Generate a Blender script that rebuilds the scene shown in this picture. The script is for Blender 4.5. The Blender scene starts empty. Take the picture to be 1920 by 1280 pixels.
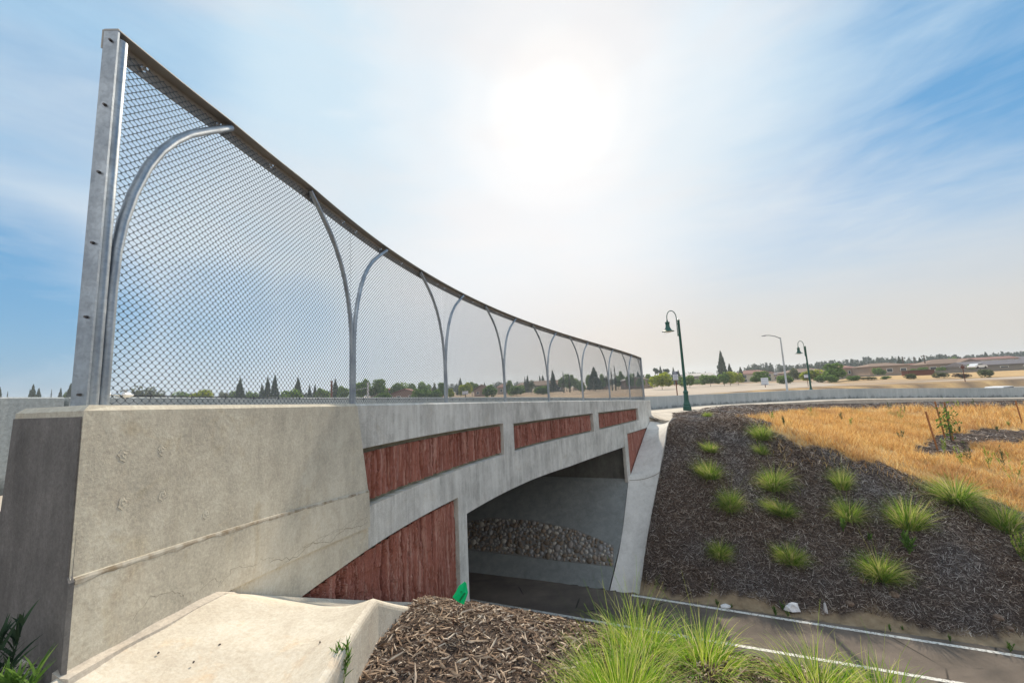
import bpy, bmesh, math, random
import numpy as np
from mathutils import Vector, Matrix
rng=np.random.default_rng(7); random.seed(7)
R=math.radians
scene=bpy.context.scene; COL=scene.collection
# ------------------------------------------------------------ camera
F_PX=721.7; PITCH=0.12191; ROLL=-0.047836
cam=bpy.data.cameras.new('camera'); camo=bpy.data.objects.new('camera',cam); COL.objects.link(camo)
cam.sensor_fit='HORIZONTAL'; cam.sensor_width=36; cam.lens=36*F_PX/1920; cam.clip_start=.05; cam.clip_end=9000
CM=Matrix.Rotation(math.pi/2+PITCH,4,'X')@Matrix.Rotation(ROLL,4,'Z')
camo.matrix_world=CM
scene.camera=camo
_M=np.array(CM.to_3x3())
def ray(u,v): return _M@np.array([(u-960)/F_PX,-(v-640)/F_PX,-1.0])
def at(u,v,D):
    """point seen in direction (u,v) of the survey photo at ground distance D ahead"""
    r=ray(u,v); return r*(D/r[1])
# ------------------------------------------------------------ light
SUN=np.array([0.1213,0.7843,0.6085]); SUN/=np.linalg.norm(SUN)
sl=bpy.data.lights.new('sun','SUN'); sl.energy=5.0; sl.angle=R(.6); sl.color=(1,.86,.66)
so=bpy.data.objects.new('sun',sl); COL.objects.link(so)
so.rotation_euler=Vector(SUN).to_track_quat('Z','Y').to_euler()
w=bpy.data.worlds.new('World'); scene.world=w; w.use_nodes=True
def world():
    nt=w.node_tree; N=nt.nodes; L=nt.links; N.clear()
    def nd(t,**k):
        n=N.new(t)
        for a,b in k.items(): setattr(n,a,b)
        return n
    def val(x): 
        n=nd('ShaderNodeValue'); n.outputs[0].default_value=x; return n.outputs[0]
    def m(op,a,b=None,c=None,clamp=False):
        n=nd('ShaderNodeMath',operation=op); n.use_clamp=clamp
        for i,x in enumerate((a,b,c)):
            if x is None: continue
            if isinstance(x,(int,float)): n.inputs[i].default_value=x
            else: L.new(x,n.inputs[i])
        return n.outputs[0]
    def mr(x,a,b,c=0,d=1,sm=True):
        n=nd('ShaderNodeMapRange'); n.interpolation_type='SMOOTHSTEP' if sm else 'LINEAR'
        L.new(x,n.inputs[0])
        for i,q in enumerate((a,b,c,d)): n.inputs[i+1].default_value=q
        return n.outputs[0]
    def mixc(f,a,b):
        n=nd('ShaderNodeMix',data_type='RGBA')
        if isinstance(f,(int,float)): n.inputs[0].default_value=f
        else: L.new(f,n.inputs[0])
        for i,x in ((6,a),(7,b)):
            if isinstance(x,tuple): n.inputs[i].default_value=(*x,1)
            else: L.new(x,n.inputs[i])
        return n.outputs[2]
    tc=nd('ShaderNodeTexCoord')
    nrm=nd('ShaderNodeVectorMath',operation='NORMALIZE'); L.new(tc.outputs['Generated'],nrm.inputs[0]); D=nrm.outputs[0]
    sep=nd('ShaderNodeSeparateXYZ'); L.new(D,sep.inputs[0]); ez=sep.outputs[2]
    def lobe(v,a,b):
        v=np.array(v);v=v/np.linalg.norm(v)
        n=nd('ShaderNodeVectorMath',operation='DOT_PRODUCT'); L.new(D,n.inputs[0]); n.inputs[1].default_value=tuple(v)
        return mr(n.outputs['Value'],math.cos(R(a)),math.cos(R(b)))
    # warp
    def noise(scale,det,stretch,rot=(0,0,0),dist=0.0,rough=.55):
        mp=nd('ShaderNodeMapping'); mp.inputs['Scale'].default_value=stretch; mp.inputs['Rotation'].default_value=rot
        L.new(D,mp.inputs[0]); n=nd('ShaderNodeTexNoise'); L.new(mp.outputs[0],n.inputs[0])
        n.inputs['Scale'].default_value=scale; n.inputs['Detail'].default_value=det; n.inputs['Distortion'].default_value=dist
        n.inputs['Roughness'].default_value=rough
        return n.outputs[0]
    n1=noise(1.5,5,(1,1.2,2.6),(R(8),R(22),0),.7)
    n2=noise(3.6,6,(.8,1,3.6),(R(0),R(-30),0),.9,.6)
    n3=noise(1.3,4,(1,1,3.5),(R(10),0,R(30)),.5)
    nn=m('ADD',m('MULTIPLY',m('SUBTRACT',n1,.5),1.0),m('MULTIPLY',m('SUBTRACT',n2,.5),.55))
    dt=nd('ShaderNodeVectorMath',operation='DOT_PRODUCT'); L.new(D,dt.inputs[0]); dt.inputs[1].default_value=tuple(SUN)
    ang=m('ARCCOSINE',m('MINIMUM',dt.outputs['Value'],.99999))
    ang=m('ADD',ang,m('MULTIPLY',m('MULTIPLY',nn,mr(ang,.10,.5)),.42))
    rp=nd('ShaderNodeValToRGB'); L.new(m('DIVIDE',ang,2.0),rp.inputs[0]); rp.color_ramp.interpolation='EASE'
    st=[(1.5,(1.35,1.3,1.25)),(6,(1.02,1.02,1.01)),(10,(.91,.94,.965)),(16,(.79,.875,.94)),(27,(.64,.80,.915)),(44,(.50,.715,.89)),(66,(.42,.64,.85)),(105,(1.12,1.12,1.10))]  # last stop overbright: unseen sky behind the camera raised as fill light
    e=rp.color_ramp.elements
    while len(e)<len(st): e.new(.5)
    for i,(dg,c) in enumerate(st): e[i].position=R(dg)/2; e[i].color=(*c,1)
    def lb(px,py,a,b,k): return m('MULTIPLY',lobe(ray(px,py),a,b),k)
    blue=lb(2040,90,50,1,.95)
    for q in ((1720,60,18,2,.66),(-90,590,14,2,1.15),(120,585,9,1,.70),(40,30,18,3,.42),(420,600,9,1,.36),(560,600,7,1,.25),(1480,430,10,2,.25),(1900,330,17,3,.78),(1560,480,13,2,.32),(1300,20,14,2,.20)):
        blue=m('MAXIMUM',blue,lb(*q))
    wsp=noise(2.6,7,(.55,1,4.2),(R(-6),R(38),R(10)),1.1,.62); bl=m('MULTIPLY',blue,m('ADD',1.0,m('ADD',m('MULTIPLY',nn,1.6),m('MULTIPLY',m('SUBTRACT',wsp,.5),1.25)))); bl=m('MULTIPLY',bl,mr(dt.outputs['Value'],math.cos(R(14)),math.cos(R(40))))
    bl=m('MULTIPLY',bl,m('MAXIMUM',mr(ez,.06,.42),mr(sep.outputs[0],-.1,-.5))); bl=mr(bl,.0,1.05,sm=False)
    sky=nd('ShaderNodeTexSky'); sky.sky_type='NISHITA'; sky.sun_disc=False
    sky.sun_elevation=math.asin(SUN[2]); sky.sun_rotation=math.atan2(SUN[0],SUN[1]); sky.dust_density=.5; sky.air_density=1.4; sky.ozone_density=3
    bgS=nd('ShaderNodeBackground'); L.new(sky.outputs[0],bgS.inputs[0]); bgS.inputs[1].default_value=.12
    side=mr(sep.outputs[0],-.45,.35)
    hcol=mixc(side,(.60,.72,.84),(.70,.635,.56))
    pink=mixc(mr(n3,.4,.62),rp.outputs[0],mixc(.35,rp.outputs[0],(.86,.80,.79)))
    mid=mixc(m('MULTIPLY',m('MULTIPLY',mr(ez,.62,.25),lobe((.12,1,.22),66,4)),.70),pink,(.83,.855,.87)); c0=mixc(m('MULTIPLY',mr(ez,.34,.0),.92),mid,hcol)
    glow=mixc(lobe(ray(1000,560),28,4),(0,0,0),(.11,.07,.05))
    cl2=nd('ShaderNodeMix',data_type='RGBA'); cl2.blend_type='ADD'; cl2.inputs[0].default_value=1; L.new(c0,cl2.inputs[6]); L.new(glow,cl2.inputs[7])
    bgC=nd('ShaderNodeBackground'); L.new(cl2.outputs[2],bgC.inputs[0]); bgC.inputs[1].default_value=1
    bgB=nd('ShaderNodeBackground'); bgB.inputs[0].default_value=(.06,.33,.66,1); bgB.inputs[1].default_value=1
    addS=nd('ShaderNodeMixShader'); addS.inputs[0].default_value=.72; L.new(bgS.outputs[0],addS.inputs[1]); L.new(bgB.outputs[0],addS.inputs[2])
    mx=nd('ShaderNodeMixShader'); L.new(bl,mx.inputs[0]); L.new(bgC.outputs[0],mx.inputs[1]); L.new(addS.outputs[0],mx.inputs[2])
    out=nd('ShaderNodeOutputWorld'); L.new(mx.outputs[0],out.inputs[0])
world()
vs=scene.view_settings; vs.view_transform='Standard'; vs.look='None'; vs.exposure=0.0; vs.gamma=1
scene.render.engine='CYCLES'
# ------------------------------------------------------------ helpers
def tag(o,label=None,cat=None,group=None,kind=None):
    if label: o['label']=label
    if cat: o['category']=cat
    if group: o['group']=group
    if kind: o['kind']=kind
    return o
def mesh_np(name,V,faces,mat,parent=None,smooth=False,attr=None):
    """V (n,3); faces: list of (m,k) int arrays"""
    me=bpy.data.meshes.new(name); V=np.asarray(V,np.float32)
    if not isinstance(faces,list): faces=[faces]
    faces=[np.asarray(f,np.int32) for f in faces if len(f)]
    me.vertices.add(len(V)); me.vertices.foreach_set('co',V.ravel())
    tot=sum(f.size for f in faces); npoly=sum(len(f) for f in faces)
    me.loops.add(tot); me.polygons.add(npoly)
    me.loops.foreach_set('vertex_index',np.concatenate([f.ravel() for f in faces]))
    st=[];c=0
    for f in faces:
        st.append(c+np.arange(len(f))*f.shape[1]); c+=f.size
    me.polygons.foreach_set('loop_start',np.concatenate(st).astype(np.int32))
    me.polygons.foreach_set('use_smooth',np.full(npoly,smooth))
    me.update(calc_edges=True); me.validate()
    if attr:
        for k,a in attr.items():
            at_=me.attributes.new(k,'FLOAT','POINT'); at_.data.foreach_set('value',np.asarray(a,np.float32))
    if mat: me.materials.append(mat)
    o=bpy.data.objects.new(name,me); COL.objects.link(o)
    if parent: o.parent=parent
    return o
def empty(name,loc,rz=0):
    o=bpy.data.objects.new(name,None); COL.objects.link(o); o.location=loc; o.rotation_euler=(0,0,rz); o.empty_display_size=.2
    return o
class MB:
    def __init__(s): s.v=[];s.f=[]
    def add(s,V,Fs):
        b=len(s.v); s.v+= [tuple(map(float,p)) for p in V]; s.f+=[[i+b for i in f] for f in Fs]; return s
    def box(s,a,b):
        x0,y0,z0=a;x1,y1,z1=b
        return s.add([(x0,y0,z0),(x1,y0,z0),(x1,y1,z0),(x0,y1,z0),(x0,y0,z1),(x1,y0,z1),(x1,y1,z1),(x0,y1,z1)],[(0,3,2,1),(4,5,6,7),(0,1,5,4),(1,2,6,5),(2,3,7,6),(3,0,4,7)])
    def loops(s,loops,cap=True):
        n=len(loops[0]);V=[p for l in loops for p in l];Fs=[]
        for i in range(len(loops)-1):
            for j in range(n):
                a=i*n+j;b=i*n+(j+1)%n;Fs.append((a,b,b+n,a+n))
        if cap: Fs.append(tuple(range(n))[::-1]);Fs.append(tuple((len(loops)-1)*n+j for j in range(n)))
        return s.add(V,Fs)
    def tube(s,pts,r,n=8,cap=True):
        pts=[np.array(p,float) for p in pts];rs=r if hasattr(r,'__len__') else [r]*len(pts);L=[];up=None
        for i,p in enumerate(pts):
            t=pts[min(i+1,len(pts)-1)]-pts[max(i-1,0)];t/=np.linalg.norm(t)+1e-12
            if up is None:
                up=np.array([0,0,1.]) if abs(t[2])<.9 else np.array([1.,0,0])
            a=np.cross(t,up);a/=np.linalg.norm(a);b=np.cross(a,t);up=b
            L.append([p+rs[i]*(math.cos(2*math.pi*k/n)*a+math.sin(2*math.pi*k/n)*b) for k in range(n)])
        return s.loops(L,cap)
    def lathe(s,prof,c=(0,0,0),n=16):
        return s.loops([[(c[0]+r*math.cos(2*math.pi*k/n),c[1]+r*math.sin(2*math.pi*k/n),c[2]+z) for k in range(n)] for r,z in prof])
    def build(s,name,mat,parent=None,smooth=False,bevel=0):
        me=bpy.data.meshes.new(name); me.from_pydata(s.v,[],s.f)
        bm=bmesh.new(); bm.from_mesh(me); bmesh.ops.recalc_face_normals(bm,faces=bm.faces)
        if bevel: bmesh.ops.bevel(bm,geom=[e for e in bm.edges if len(e.link_faces)==2 and e.calc_face_angle(0)>.6],offset=bevel,segments=2,affect='EDGES')
        bm.to_mesh(me); bm.free()
        if smooth:
            for p in me.polygons: p.use_smooth=True
            try: me.set_sharp_from_angle(angle=R(40))
            except Exception: pass
        me.materials.append(mat); o=bpy.data.objects.new(name,me); COL.objects.link(o)
        if parent: o.parent=parent
        return o
# ------------------------------------------------------------ materials
class MT:
    def __init__(s,name,rough=.8,spec=.3,metal=0):
        s.m=bpy.data.materials.new(name); s.m.use_nodes=True; s.nt=s.m.node_tree; s.N=s.nt.nodes; s.L=s.nt.links
        s.b=s.N['Principled BSDF']; s.b.inputs['Roughness'].default_value=rough; s.b.inputs['Specular IOR Level'].default_value=spec; s.b.inputs['Metallic'].default_value=metal
        s.tc=s.N.new('ShaderNodeTexCoord'); s.h=None
    def noise(s,scale,det=4,stretch=(1,1,1),rough=.6,dist=0,vec='Object'):
        mp=s.N.new('ShaderNodeMapping'); mp.inputs['Scale'].default_value=stretch; s.L.new(s.tc.outputs[vec],mp.inputs[0])
        n=s.N.new('ShaderNodeTexNoise'); s.L.new(mp.outputs[0],n.inputs[0]); n.inputs['Scale'].default_value=scale; n.inputs['Detail'].default_value=det
        n.inputs['Roughness'].default_value=rough; n.inputs['Distortion'].default_value=dist
        return n.outputs[0]
    def vor(s,scale,stretch=(1,1,1),feat='F1'):
        mp=s.N.new('ShaderNodeMapping'); mp.inputs['Scale'].default_value=stretch; s.L.new(s.tc.outputs['Object'],mp.inputs[0])
        n=s.N.new('ShaderNodeTexVoronoi'); n.feature=feat; s.L.new(mp.outputs[0],n.inputs[0]); n.inputs['Scale'].default_value=scale
        return n.outputs
    def rr(s,x,a,b,c=0,d=1):
        n=s.N.new('ShaderNodeMapRange'); s.L.new(x,n.inputs[0])
        for i,q in enumerate((a,b,c,d)): n.inputs[i+1].default_value=q
        return n.outputs[0]
    def math(s,op,a,b):
        n=s.N.new('ShaderNodeMath'); n.operation=op
        for i,x in enumerate((a,b)):
            if isinstance(x,(int,float)): n.inputs[i].default_value=x
            else: s.L.new(x,n.inputs[i])
        return n.outputs[0]
    def mix(s,f,a,b,mode='MIX'):
        n=s.N.new('ShaderNodeMix'); n.data_type='RGBA'; n.blend_type=mode
        if isinstance(f,(int,float)): n.inputs[0].default_value=f
        else: s.L.new(f,n.inputs[0])
        for i,x in ((6,a),(7,b)):
            if isinstance(x,tuple): n.inputs[i].default_value=(*x,1)
            else: s.L.new(x,n.inputs[i])
        return n.outputs[2]
    def ramp(s,f,cols):
        n=s.N.new('ShaderNodeValToRGB'); s.L.new(f,n.inputs[0]); e=n.color_ramp.elements
        while len(e)<len(cols): e.new(.5)
        for i,(p,c) in enumerate(cols): e[i].position=p; e[i].color=(*c,1)
        return n.outputs[0]
    def island(s): 
        n=s.N.new('ShaderNodeNewGeometry'); return n.outputs['Random Per Island']
    def objrand(s):
        n=s.N.new('ShaderNodeObjectInfo'); return n.outputs['Random']
    def attr(s,name):
        n=s.N.new('ShaderNodeAttribute'); n.attribute_name=name; return n.outputs['Fac']
    def color(s,c):
        if isinstance(c,tuple): s.b.inputs['Base Color'].default_value=(*c,1)
        else: s.L.new(c,s.b.inputs['Base Color'])
        s.c=c; return s
    def bump(s,h,strength=.3,dist=.01):
        n=s.N.new('ShaderNodeBump'); n.inputs['Strength'].default_value=strength; n.inputs['Distance'].default_value=dist
        s.L.new(h,n.inputs['Height']); s.L.new(n.outputs[0],s.b.inputs['Normal']); return s
    def translucent(s,f=.45,tint=None):
        t=s.N.new('ShaderNodeBsdfTranslucent'); mx=s.N.new('ShaderNodeMixShader'); mx.inputs[0].default_value=f
        c=s.c
        if isinstance(c,tuple): t.inputs[0].default_value=(*c,1)
        else: s.L.new(c,t.inputs[0])
        s.L.new(s.b.outputs[0],mx.inputs[1]); s.L.new(t.outputs[0],mx.inputs[2]); s.L.new(mx.outputs[0],s.N['Material Output'].inputs[0]); return s
def concrete(name,base,var=.12,streak=.25,stain=(.30,.25,.17),stain_amt=.25,bump=.25,pit=True,rough=.85):
    m=MT(name,rough,.25); b=np.array(base)
    dk=tuple(b*(1-var*1.6)); lt=tuple(np.minimum(b*(1+var),.85))
    c=m.mix(m.rr(m.noise(1.3,6,(1,1,1),.65),.3,.7),dk,lt)
    st=m.noise(9,4,(1,1,.09),.7)
    c=m.mix(m.math('MULTIPLY',m.rr(st,.45,.75),streak),c,tuple(np.minimum(b*1.45,.85)))
    st2=m.noise(5,5,(1,1,.12),.7)
    c=m.mix(m.math('MULTIPLY',m.rr(st2,.52,.8),streak*1.2),c,tuple(b*.55))
    bl=m.noise(2.6,7,(1,1,1),.7,1.2)
    c=m.mix(m.math('MULTIPLY',m.rr(bl,.56,.72),stain_amt),c,tuple(np.array(stain)*b/ .4))
    fine=m.noise(60,5,(1,1,1),.7)
    c=m.mix(.30,c,m.mix(m.rr(fine,.3,.7),(.2,.2,.2),(.8,.8,.8)),'OVERLAY'); c=m.mix(.35,c,m.mix(m.rr(m.noise(4.2,8,(1,1,.8),.75,.6),.36,.64),(.30,.30,.30),(.70,.695,.68)),'OVERLAY')
    if pit:
        v=m.vor(26)[0]; p=m.rr(v,.0,.07,1,0)
        big=m.rr(m.noise(7,2),.52,.6)
        c=m.mix(m.math('MULTIPLY',m.math('MULTIPLY',p,big),.7),c,tuple(b*.35))
    m.color(c); h=m.math('ADD',m.math('MULTIPLY',fine,.35),m.noise(8,6,(1,1,1),.7)); m.bump(h,bump,.012)
    return m.m
M={}
M['wall']=concrete('near_block_concrete',(.56,.52,.435),.12,.20,stain_amt=.45,bump=.4)
M['dark']=concrete('dark_end_concrete',(.19,.178,.172),.30,.5,stain=(.55,.55,.56),stain_amt=.5,bump=.5)  # darker, streakier tone for the end face of the near block only
M['fascia']=concrete('fascia_concrete',(.60,.59,.56),.20,.60)
M['barrier']=concrete('barrier_concrete',(.36,.40,.42),.2,.5)
M['inner']=concrete('shaded_slope_concrete',(.24,.26,.265),.08,.12,bump=.15)  # underbridge shade put into the colour; same paving as the lighter wing
M['wing']=concrete('wing_concrete',(.68,.67,.65),.10,.20,bump=.15)
M['apron']=concrete('apron_concrete',(.60,.55,.47),.08,.05,stain=(.46,.30,.12),stain_amt=.30,bump=.4,pit=True)
M['walk']=concrete('sidewalk_concrete',(.52,.47,.41),.10,.05,bump=.2)
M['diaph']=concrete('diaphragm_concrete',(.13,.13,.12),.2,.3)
def mk():
    m=MT('galvanised_steel',.42,.5,.75)
    v=m.vor(70)[1]; bw=m.N.new('ShaderNodeRGBToBW'); m.L.new(v,bw.inputs[0]); c=m.mix(m.rr(m.noise(9,5,(1,1,.4)),.3,.7),(.25,.29,.34),(.46,.51,.56)); c=m.mix(m.rr(bw.outputs[0],.3,.8,0,.35),c,(.22,.24,.27))
    m.color(c); m.L.new(m.rr(m.noise(14,4),.3,.7,.34,.6),m.b.inputs['Roughness']); m.bump(m.noise(90,3),.12,.002); M['galv']=m.m
    m=MT('galvanised_wire',.5,.5,.6); m.color((.13,.15,.17)); M['wire']=m.m
    m=MT('rail_steel',.6,.4,.5); m.color(m.mix(m.noise(12,5,(1,1,1)),(.32,.30,.28),(.48,.46,.43))); M['rail']=m.m
    m=MT('bright_zinc',.25,.6,.9); m.color((.8,.8,.8)); M['zinc']=m.m
    m=MT('bolt_steel',.5,.4,.8); m.color((.12,.11,.11)); M['bolt']=m.m
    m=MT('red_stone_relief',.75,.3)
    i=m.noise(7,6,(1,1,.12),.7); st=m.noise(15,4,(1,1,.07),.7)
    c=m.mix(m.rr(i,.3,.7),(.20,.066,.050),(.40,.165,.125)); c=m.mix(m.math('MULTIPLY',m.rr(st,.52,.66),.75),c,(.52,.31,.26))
    c=m.mix(m.math('MULTIPLY',m.rr(m.noise(40,4,(1,1,.2)),.58,.75),.5),c,(.07,.02,.016)); gp=m.N.new('ShaderNodeNewGeometry').outputs['Pointiness']; c=m.mix(m.math('MULTIPLY',m.rr(gp,.515,.60),.75),c,(.50,.30,.25)); c=m.mix(m.math('MULTIPLY',m.rr(gp,.485,.42),.6),c,(.06,.018,.014))  # worn edges paled, crevices darkened: relief shading painted into the colour
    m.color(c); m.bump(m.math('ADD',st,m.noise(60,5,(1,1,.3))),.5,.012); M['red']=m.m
    m=MT('asphalt',.85,.3); f=m.noise(160,3); c=m.mix(m.rr(m.noise(.9,5),.35,.7),(.105,.09,.08),(.20,.168,.145)); c=m.mix(.7,c,m.mix(m.rr(f,.3,.7),(.12,.12,.12),(.90,.86,.82)),'OVERLAY'); tm=m.noise(1.1,3,(.25,2.2,1),.6); c=m.mix(m.math('MULTIPLY',m.rr(tm,.5,.7),.35),c,(.055,.05,.047))
    cr=m.vor(.45,(1,1,1),'DISTANCE_TO_EDGE')[0]; cr2=m.math('MULTIPLY',m.rr(cr,.0,.012,1,0),m.rr(m.noise(.7,2),.5,.55))
    c=m.mix(cr2,c,(.025,.022,.02))
    m.color(c); m.bump(f,.5,.01); M['asphalt']=m.m
    m=MT('road_asphalt',.9,.2); m.color(m.mix(m.noise(.4,4),(.20,.185,.17),(.28,.26,.235))); M['road']=m.m
    m=MT('white_paint',.6,.3); m.color(m.mix(m.rr(m.noise(22,6),.50,.62),(.74,.73,.70),(.27,.25,.23))); M['paint']=m.m
    m=MT('pale_lot_paving',.9,.2); c=m.mix(m.rr(m.noise(.05,5,(1,5,1)),.35,.65),(.33,.27,.22),(.46,.40,.34)); m.color(c); M['lot']=m.m
    m=MT('green_lamp_paint',.35,.5,.2); m.color(m.mix(m.noise(6,3),(.010,.070,.055),(.02,.11,.085))); M['green']=m.m
    m=MT('lamp_glass',.3,.5); m.color((.75,.75,.7)); M['glass']=m.m
    m=MT('pole_grey',.5,.4,.4); m.color(m.mix(m.noise(2,3),(.38,.40,.42),(.50,.52,.54))); M['pole']=m.m
    m=MT('dark_pole',.5,.4,.3); m.color((.10,.10,.11)); M['dpole']=m.m
    m=MT('rust_post',.8,.2); m.color(m.mix(m.noise(8,4),(.10,.030,.018),(.18,.06,.035))); M['rust']=m.m
    m=MT('sign_white',.4,.4); m.color((.78,.80,.82)); M['white']=m.m
    m=MT('sign_navy',.4,.4); m.color((.03,.045,.12)); M['navy']=m.m
    m=MT('sign_ink',.5,.3); m.color((.05,.07,.25)); M['ink']=m.m
    m=MT('utility_wood',.9,.1); m.color((.10,.075,.06)); M['uwood']=m.m
    m=MT('trunk_bark',.9,.1); m.color(m.mix(m.noise(9,4,(1,1,.2)),(.06,.045,.035),(.13,.10,.075))); M['bark']=m.m
    m=MT('stake_wood',.8,.1); m.color(m.mix(m.noise(30,4,(1,1,.1)),(.28,.12,.05),(.42,.20,.09))); M['stake']=m.m
    m=MT('field_stone',.85,.2); m.color(m.mix(m.rr(m.noise(12,5),.3,.7),(.12,.085,.065),(.30,.22,.17))); m.bump(m.noise(18,5),.6,.02); M['stone']=m.m
    m=MT('green_film',.5,.3); m.color((.0,.60,.26)); m.translucent(.35); M['flag']=m.m
    m=MT('black_print',.6,.2); m.color((.01,.015,.012)); M['black']=m.m
    m=MT('litter_white',.6,.3); m.color((.8,.8,.82)); M['litter']=m.m
    m=MT('mulch_chips',.9,.15); r=m.island()
    c=m.ramp(r,[(0,(.04,.025,.02)),(.25,(.12,.08,.06)),(.5,(.27,.185,.13)),(.78,(.44,.33,.24)),(1,(.68,.58,.48))])
    c=m.mix(.35,c,m.mix(m.rr(m.noise(60,3),.3,.7),(.2,.2,.2),(.8,.8,.8)),'OVERLAY'); m.color(c); M['chip']=m.m
    m=MT('dark_mulch_chips',.9,.2); r=m.island()
    c=m.ramp(r,[(0,(.018,.011,.009)),(.35,(.08,.050,.036)),(.6,(.19,.128,.096)),(.83,(.42,.33,.27)),(1,(.85,.77,.69))])
    pn=m.rr(m.noise(.55,3),.45,.68); c=m.mix(m.math('MULTIPLY',pn,.5),c,m.ramp(r,[(0,(.04,.043,.055)),(.5,(.21,.22,.25)),(1,(.78,.80,.84))])); m.color(c); M['hchip']=m.m
    for nm,cols,tf in (('clump_leaf',[(0,(.06,.15,.018)),(.3,(.15,.29,.03)),(.55,(.30,.44,.06)),(.75,(.52,.56,.14)),(.9,(.66,.58,.30)),(1,(.60,.46,.26))],.5),
        ('near_leaf',[(0,(.09,.22,.015)),(.3,(.22,.42,.03)),(.6,(.42,.58,.06)),(.82,(.64,.66,.16)),(1,(.78,.70,.40))],.5),
        ('gold_leaf',[(0,(.38,.18,.06)),(.3,(.62,.35,.11)),(.65,(.81,.53,.19)),(1,(.93,.76,.40))],.45),
        ('weed_leaf',[(0,(.05,.12,.02)),(.6,(.11,.22,.04)),(1,(.22,.36,.08))],.4)):
        m=MT(nm,.55,.3); c_=m.ramp(m.island(),cols); c_=(m.mix(m.math('MULTIPLY',m.rr(m.noise(.45,4,(1,1,.2)),.5,.68),.6),c_,(.42,.22,.11)) if nm=='gold_leaf' else c_); c_=(m.mix(m.math('MULTIPLY',m.rr(m.noise(.8,3,(1,1,.2)),.60,.7),.5),c_,(.30,.34,.12)) if nm=='gold_leaf' else c_); m.color(c_); m.translucent(tf); M[nm]=m.m
    for nm,a,b,tf in (('conifer_needles',(.022,.045,.028),(.06,.10,.055),.2),('cypress_foliage',(.015,.032,.018),(.035,.06,.03),.1),
        ('green_foliage',(.06,.13,.025),(.23,.36,.08),.5),('yellow_foliage',(.16,.23,.02),(.46,.50,.06),.5),('olive_foliage',(.06,.085,.04),(.17,.20,.09),.35),('dry_foliage',(.10,.07,.05),(.22,.17,.12),.3),('wood_foliage',(.035,.06,.045),(.08,.12,.085),.3)):
        m=MT(nm,.8,.15); m.color(m.mix(m.island(),a,b)); m.translucent(tf); M[nm]=m.m
    for nm,c in (('roof_tan',(.24,.17,.135)),('roof_pink',(.27,.145,.125)),('roof_grey',(.17,.16,.18)),('roof_red',(.34,.12,.09)),('roof_pale',(.50,.47,.45))):
        m=MT(nm,.9,.1); m.color(m.mix(m.noise(1.5,3,(1,1,4)),tuple(np.array(c)*.8),tuple(np.array(c)*1.15))); M[nm]=m.m
    for nm,c in (('stucco_tan',(.30,.225,.175)),('stucco_grey',(.20,.185,.17)),('stucco_cream',(.50,.45,.36)),('stucco_rose',(.29,.20,.17))):
        m=MT(nm,.9,.1); m.color(m.mix(m.noise(.8,3),tuple(np.array(c)*.88),tuple(np.array(c)*1.08))); M[nm]=m.m
    m=MT('window_glass',.15,.6); m.color((.05,.06,.075)); M['win']=m.m
    m=MT('solar_panel',.2,.6); m.color((.25,.32,.42)); M['solar']=m.m
    m=MT('white_trim',.6,.3); m.color((.7,.69,.66)); M['trim']=m.m
    m=MT('river_cobble',.6,.35); r=m.island(); m.color(m.ramp(r,[(0,(.14,.115,.09)),(.4,(.28,.215,.16)),(.7,(.29,.29,.30)),(1,(.50,.46,.40))])); m.bump(m.noise(30,4),.2,.01); M['cobble']=m.m
    m=MT('cobble_mortar',.9,.1); m.color(m.mix(m.noise(30,4),(.16,.155,.15),(.27,.265,.26))); M['mortar']=m.m
    m=MT('crack_stain',.95,.1); m.color(m.mix(m.noise(20,4),(.13,.10,.065),(.22,.17,.11))); M['crack']=m.m
    m=MT('tyre_rubber',.7,.2); m.color((.02,.02,.02)); M['tyre']=m.m
    m=MT('car_paint_white',.25,.5); m.color((.75,.77,.8)); M['car']=m.m
    m=MT('gravel',.9,.2); m.color(m.ramp(m.island(),[(0,(.05,.05,.05)),(.6,(.16,.155,.15)),(1,(.42,.42,.42))])); M['gravel']=m.m
    m=MT('tree_guard',.6,.3); m.color((.65,.62,.52)); M['guard']=m.m
    # ground: zones from vertex attributes
    m=MT('ground_soil',.95,.1)
    fn=m.noise(22,6,(1,1,1),.75); big=m.noise(.5,5)
    mul=m.mix(m.rr(fn,.35,.68),(.028,.020,.017),(.17,.135,.12)); 
    gold=m.mix(m.rr(m.noise(1.5,6,(1,1,1),.7),.3,.7),(.44,.27,.12),(.66,.48,.24)); gold=m.mix(m.math('MULTIPLY',m.rr(big,.55,.7),.5),gold,(.34,.19,.10))
    dirt=m.mix(m.rr(m.noise(6,6),.3,.7),(.26,.19,.12),(.40,.31,.21))
    fld=m.mix(m.rr(m.noise(.035,6,(1,2.5,1),.7),.35,.65),(.30,.20,.125),(.46,.35,.24)); fld=m.mix(m.math('MULTIPLY',m.rr(m.noise(.12,5,(1,4,1)),.5,.6),.7),fld,(.14,.12,.105))
    c=m.mix(m.attr('field'),mul,fld); c=m.mix(m.attr('gold'),c,gold); c=m.mix(m.attr('dirt'),c,dirt)
    m.color(c); m.bump(fn,.8,.05); M['ground']=m.m
mk()
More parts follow.
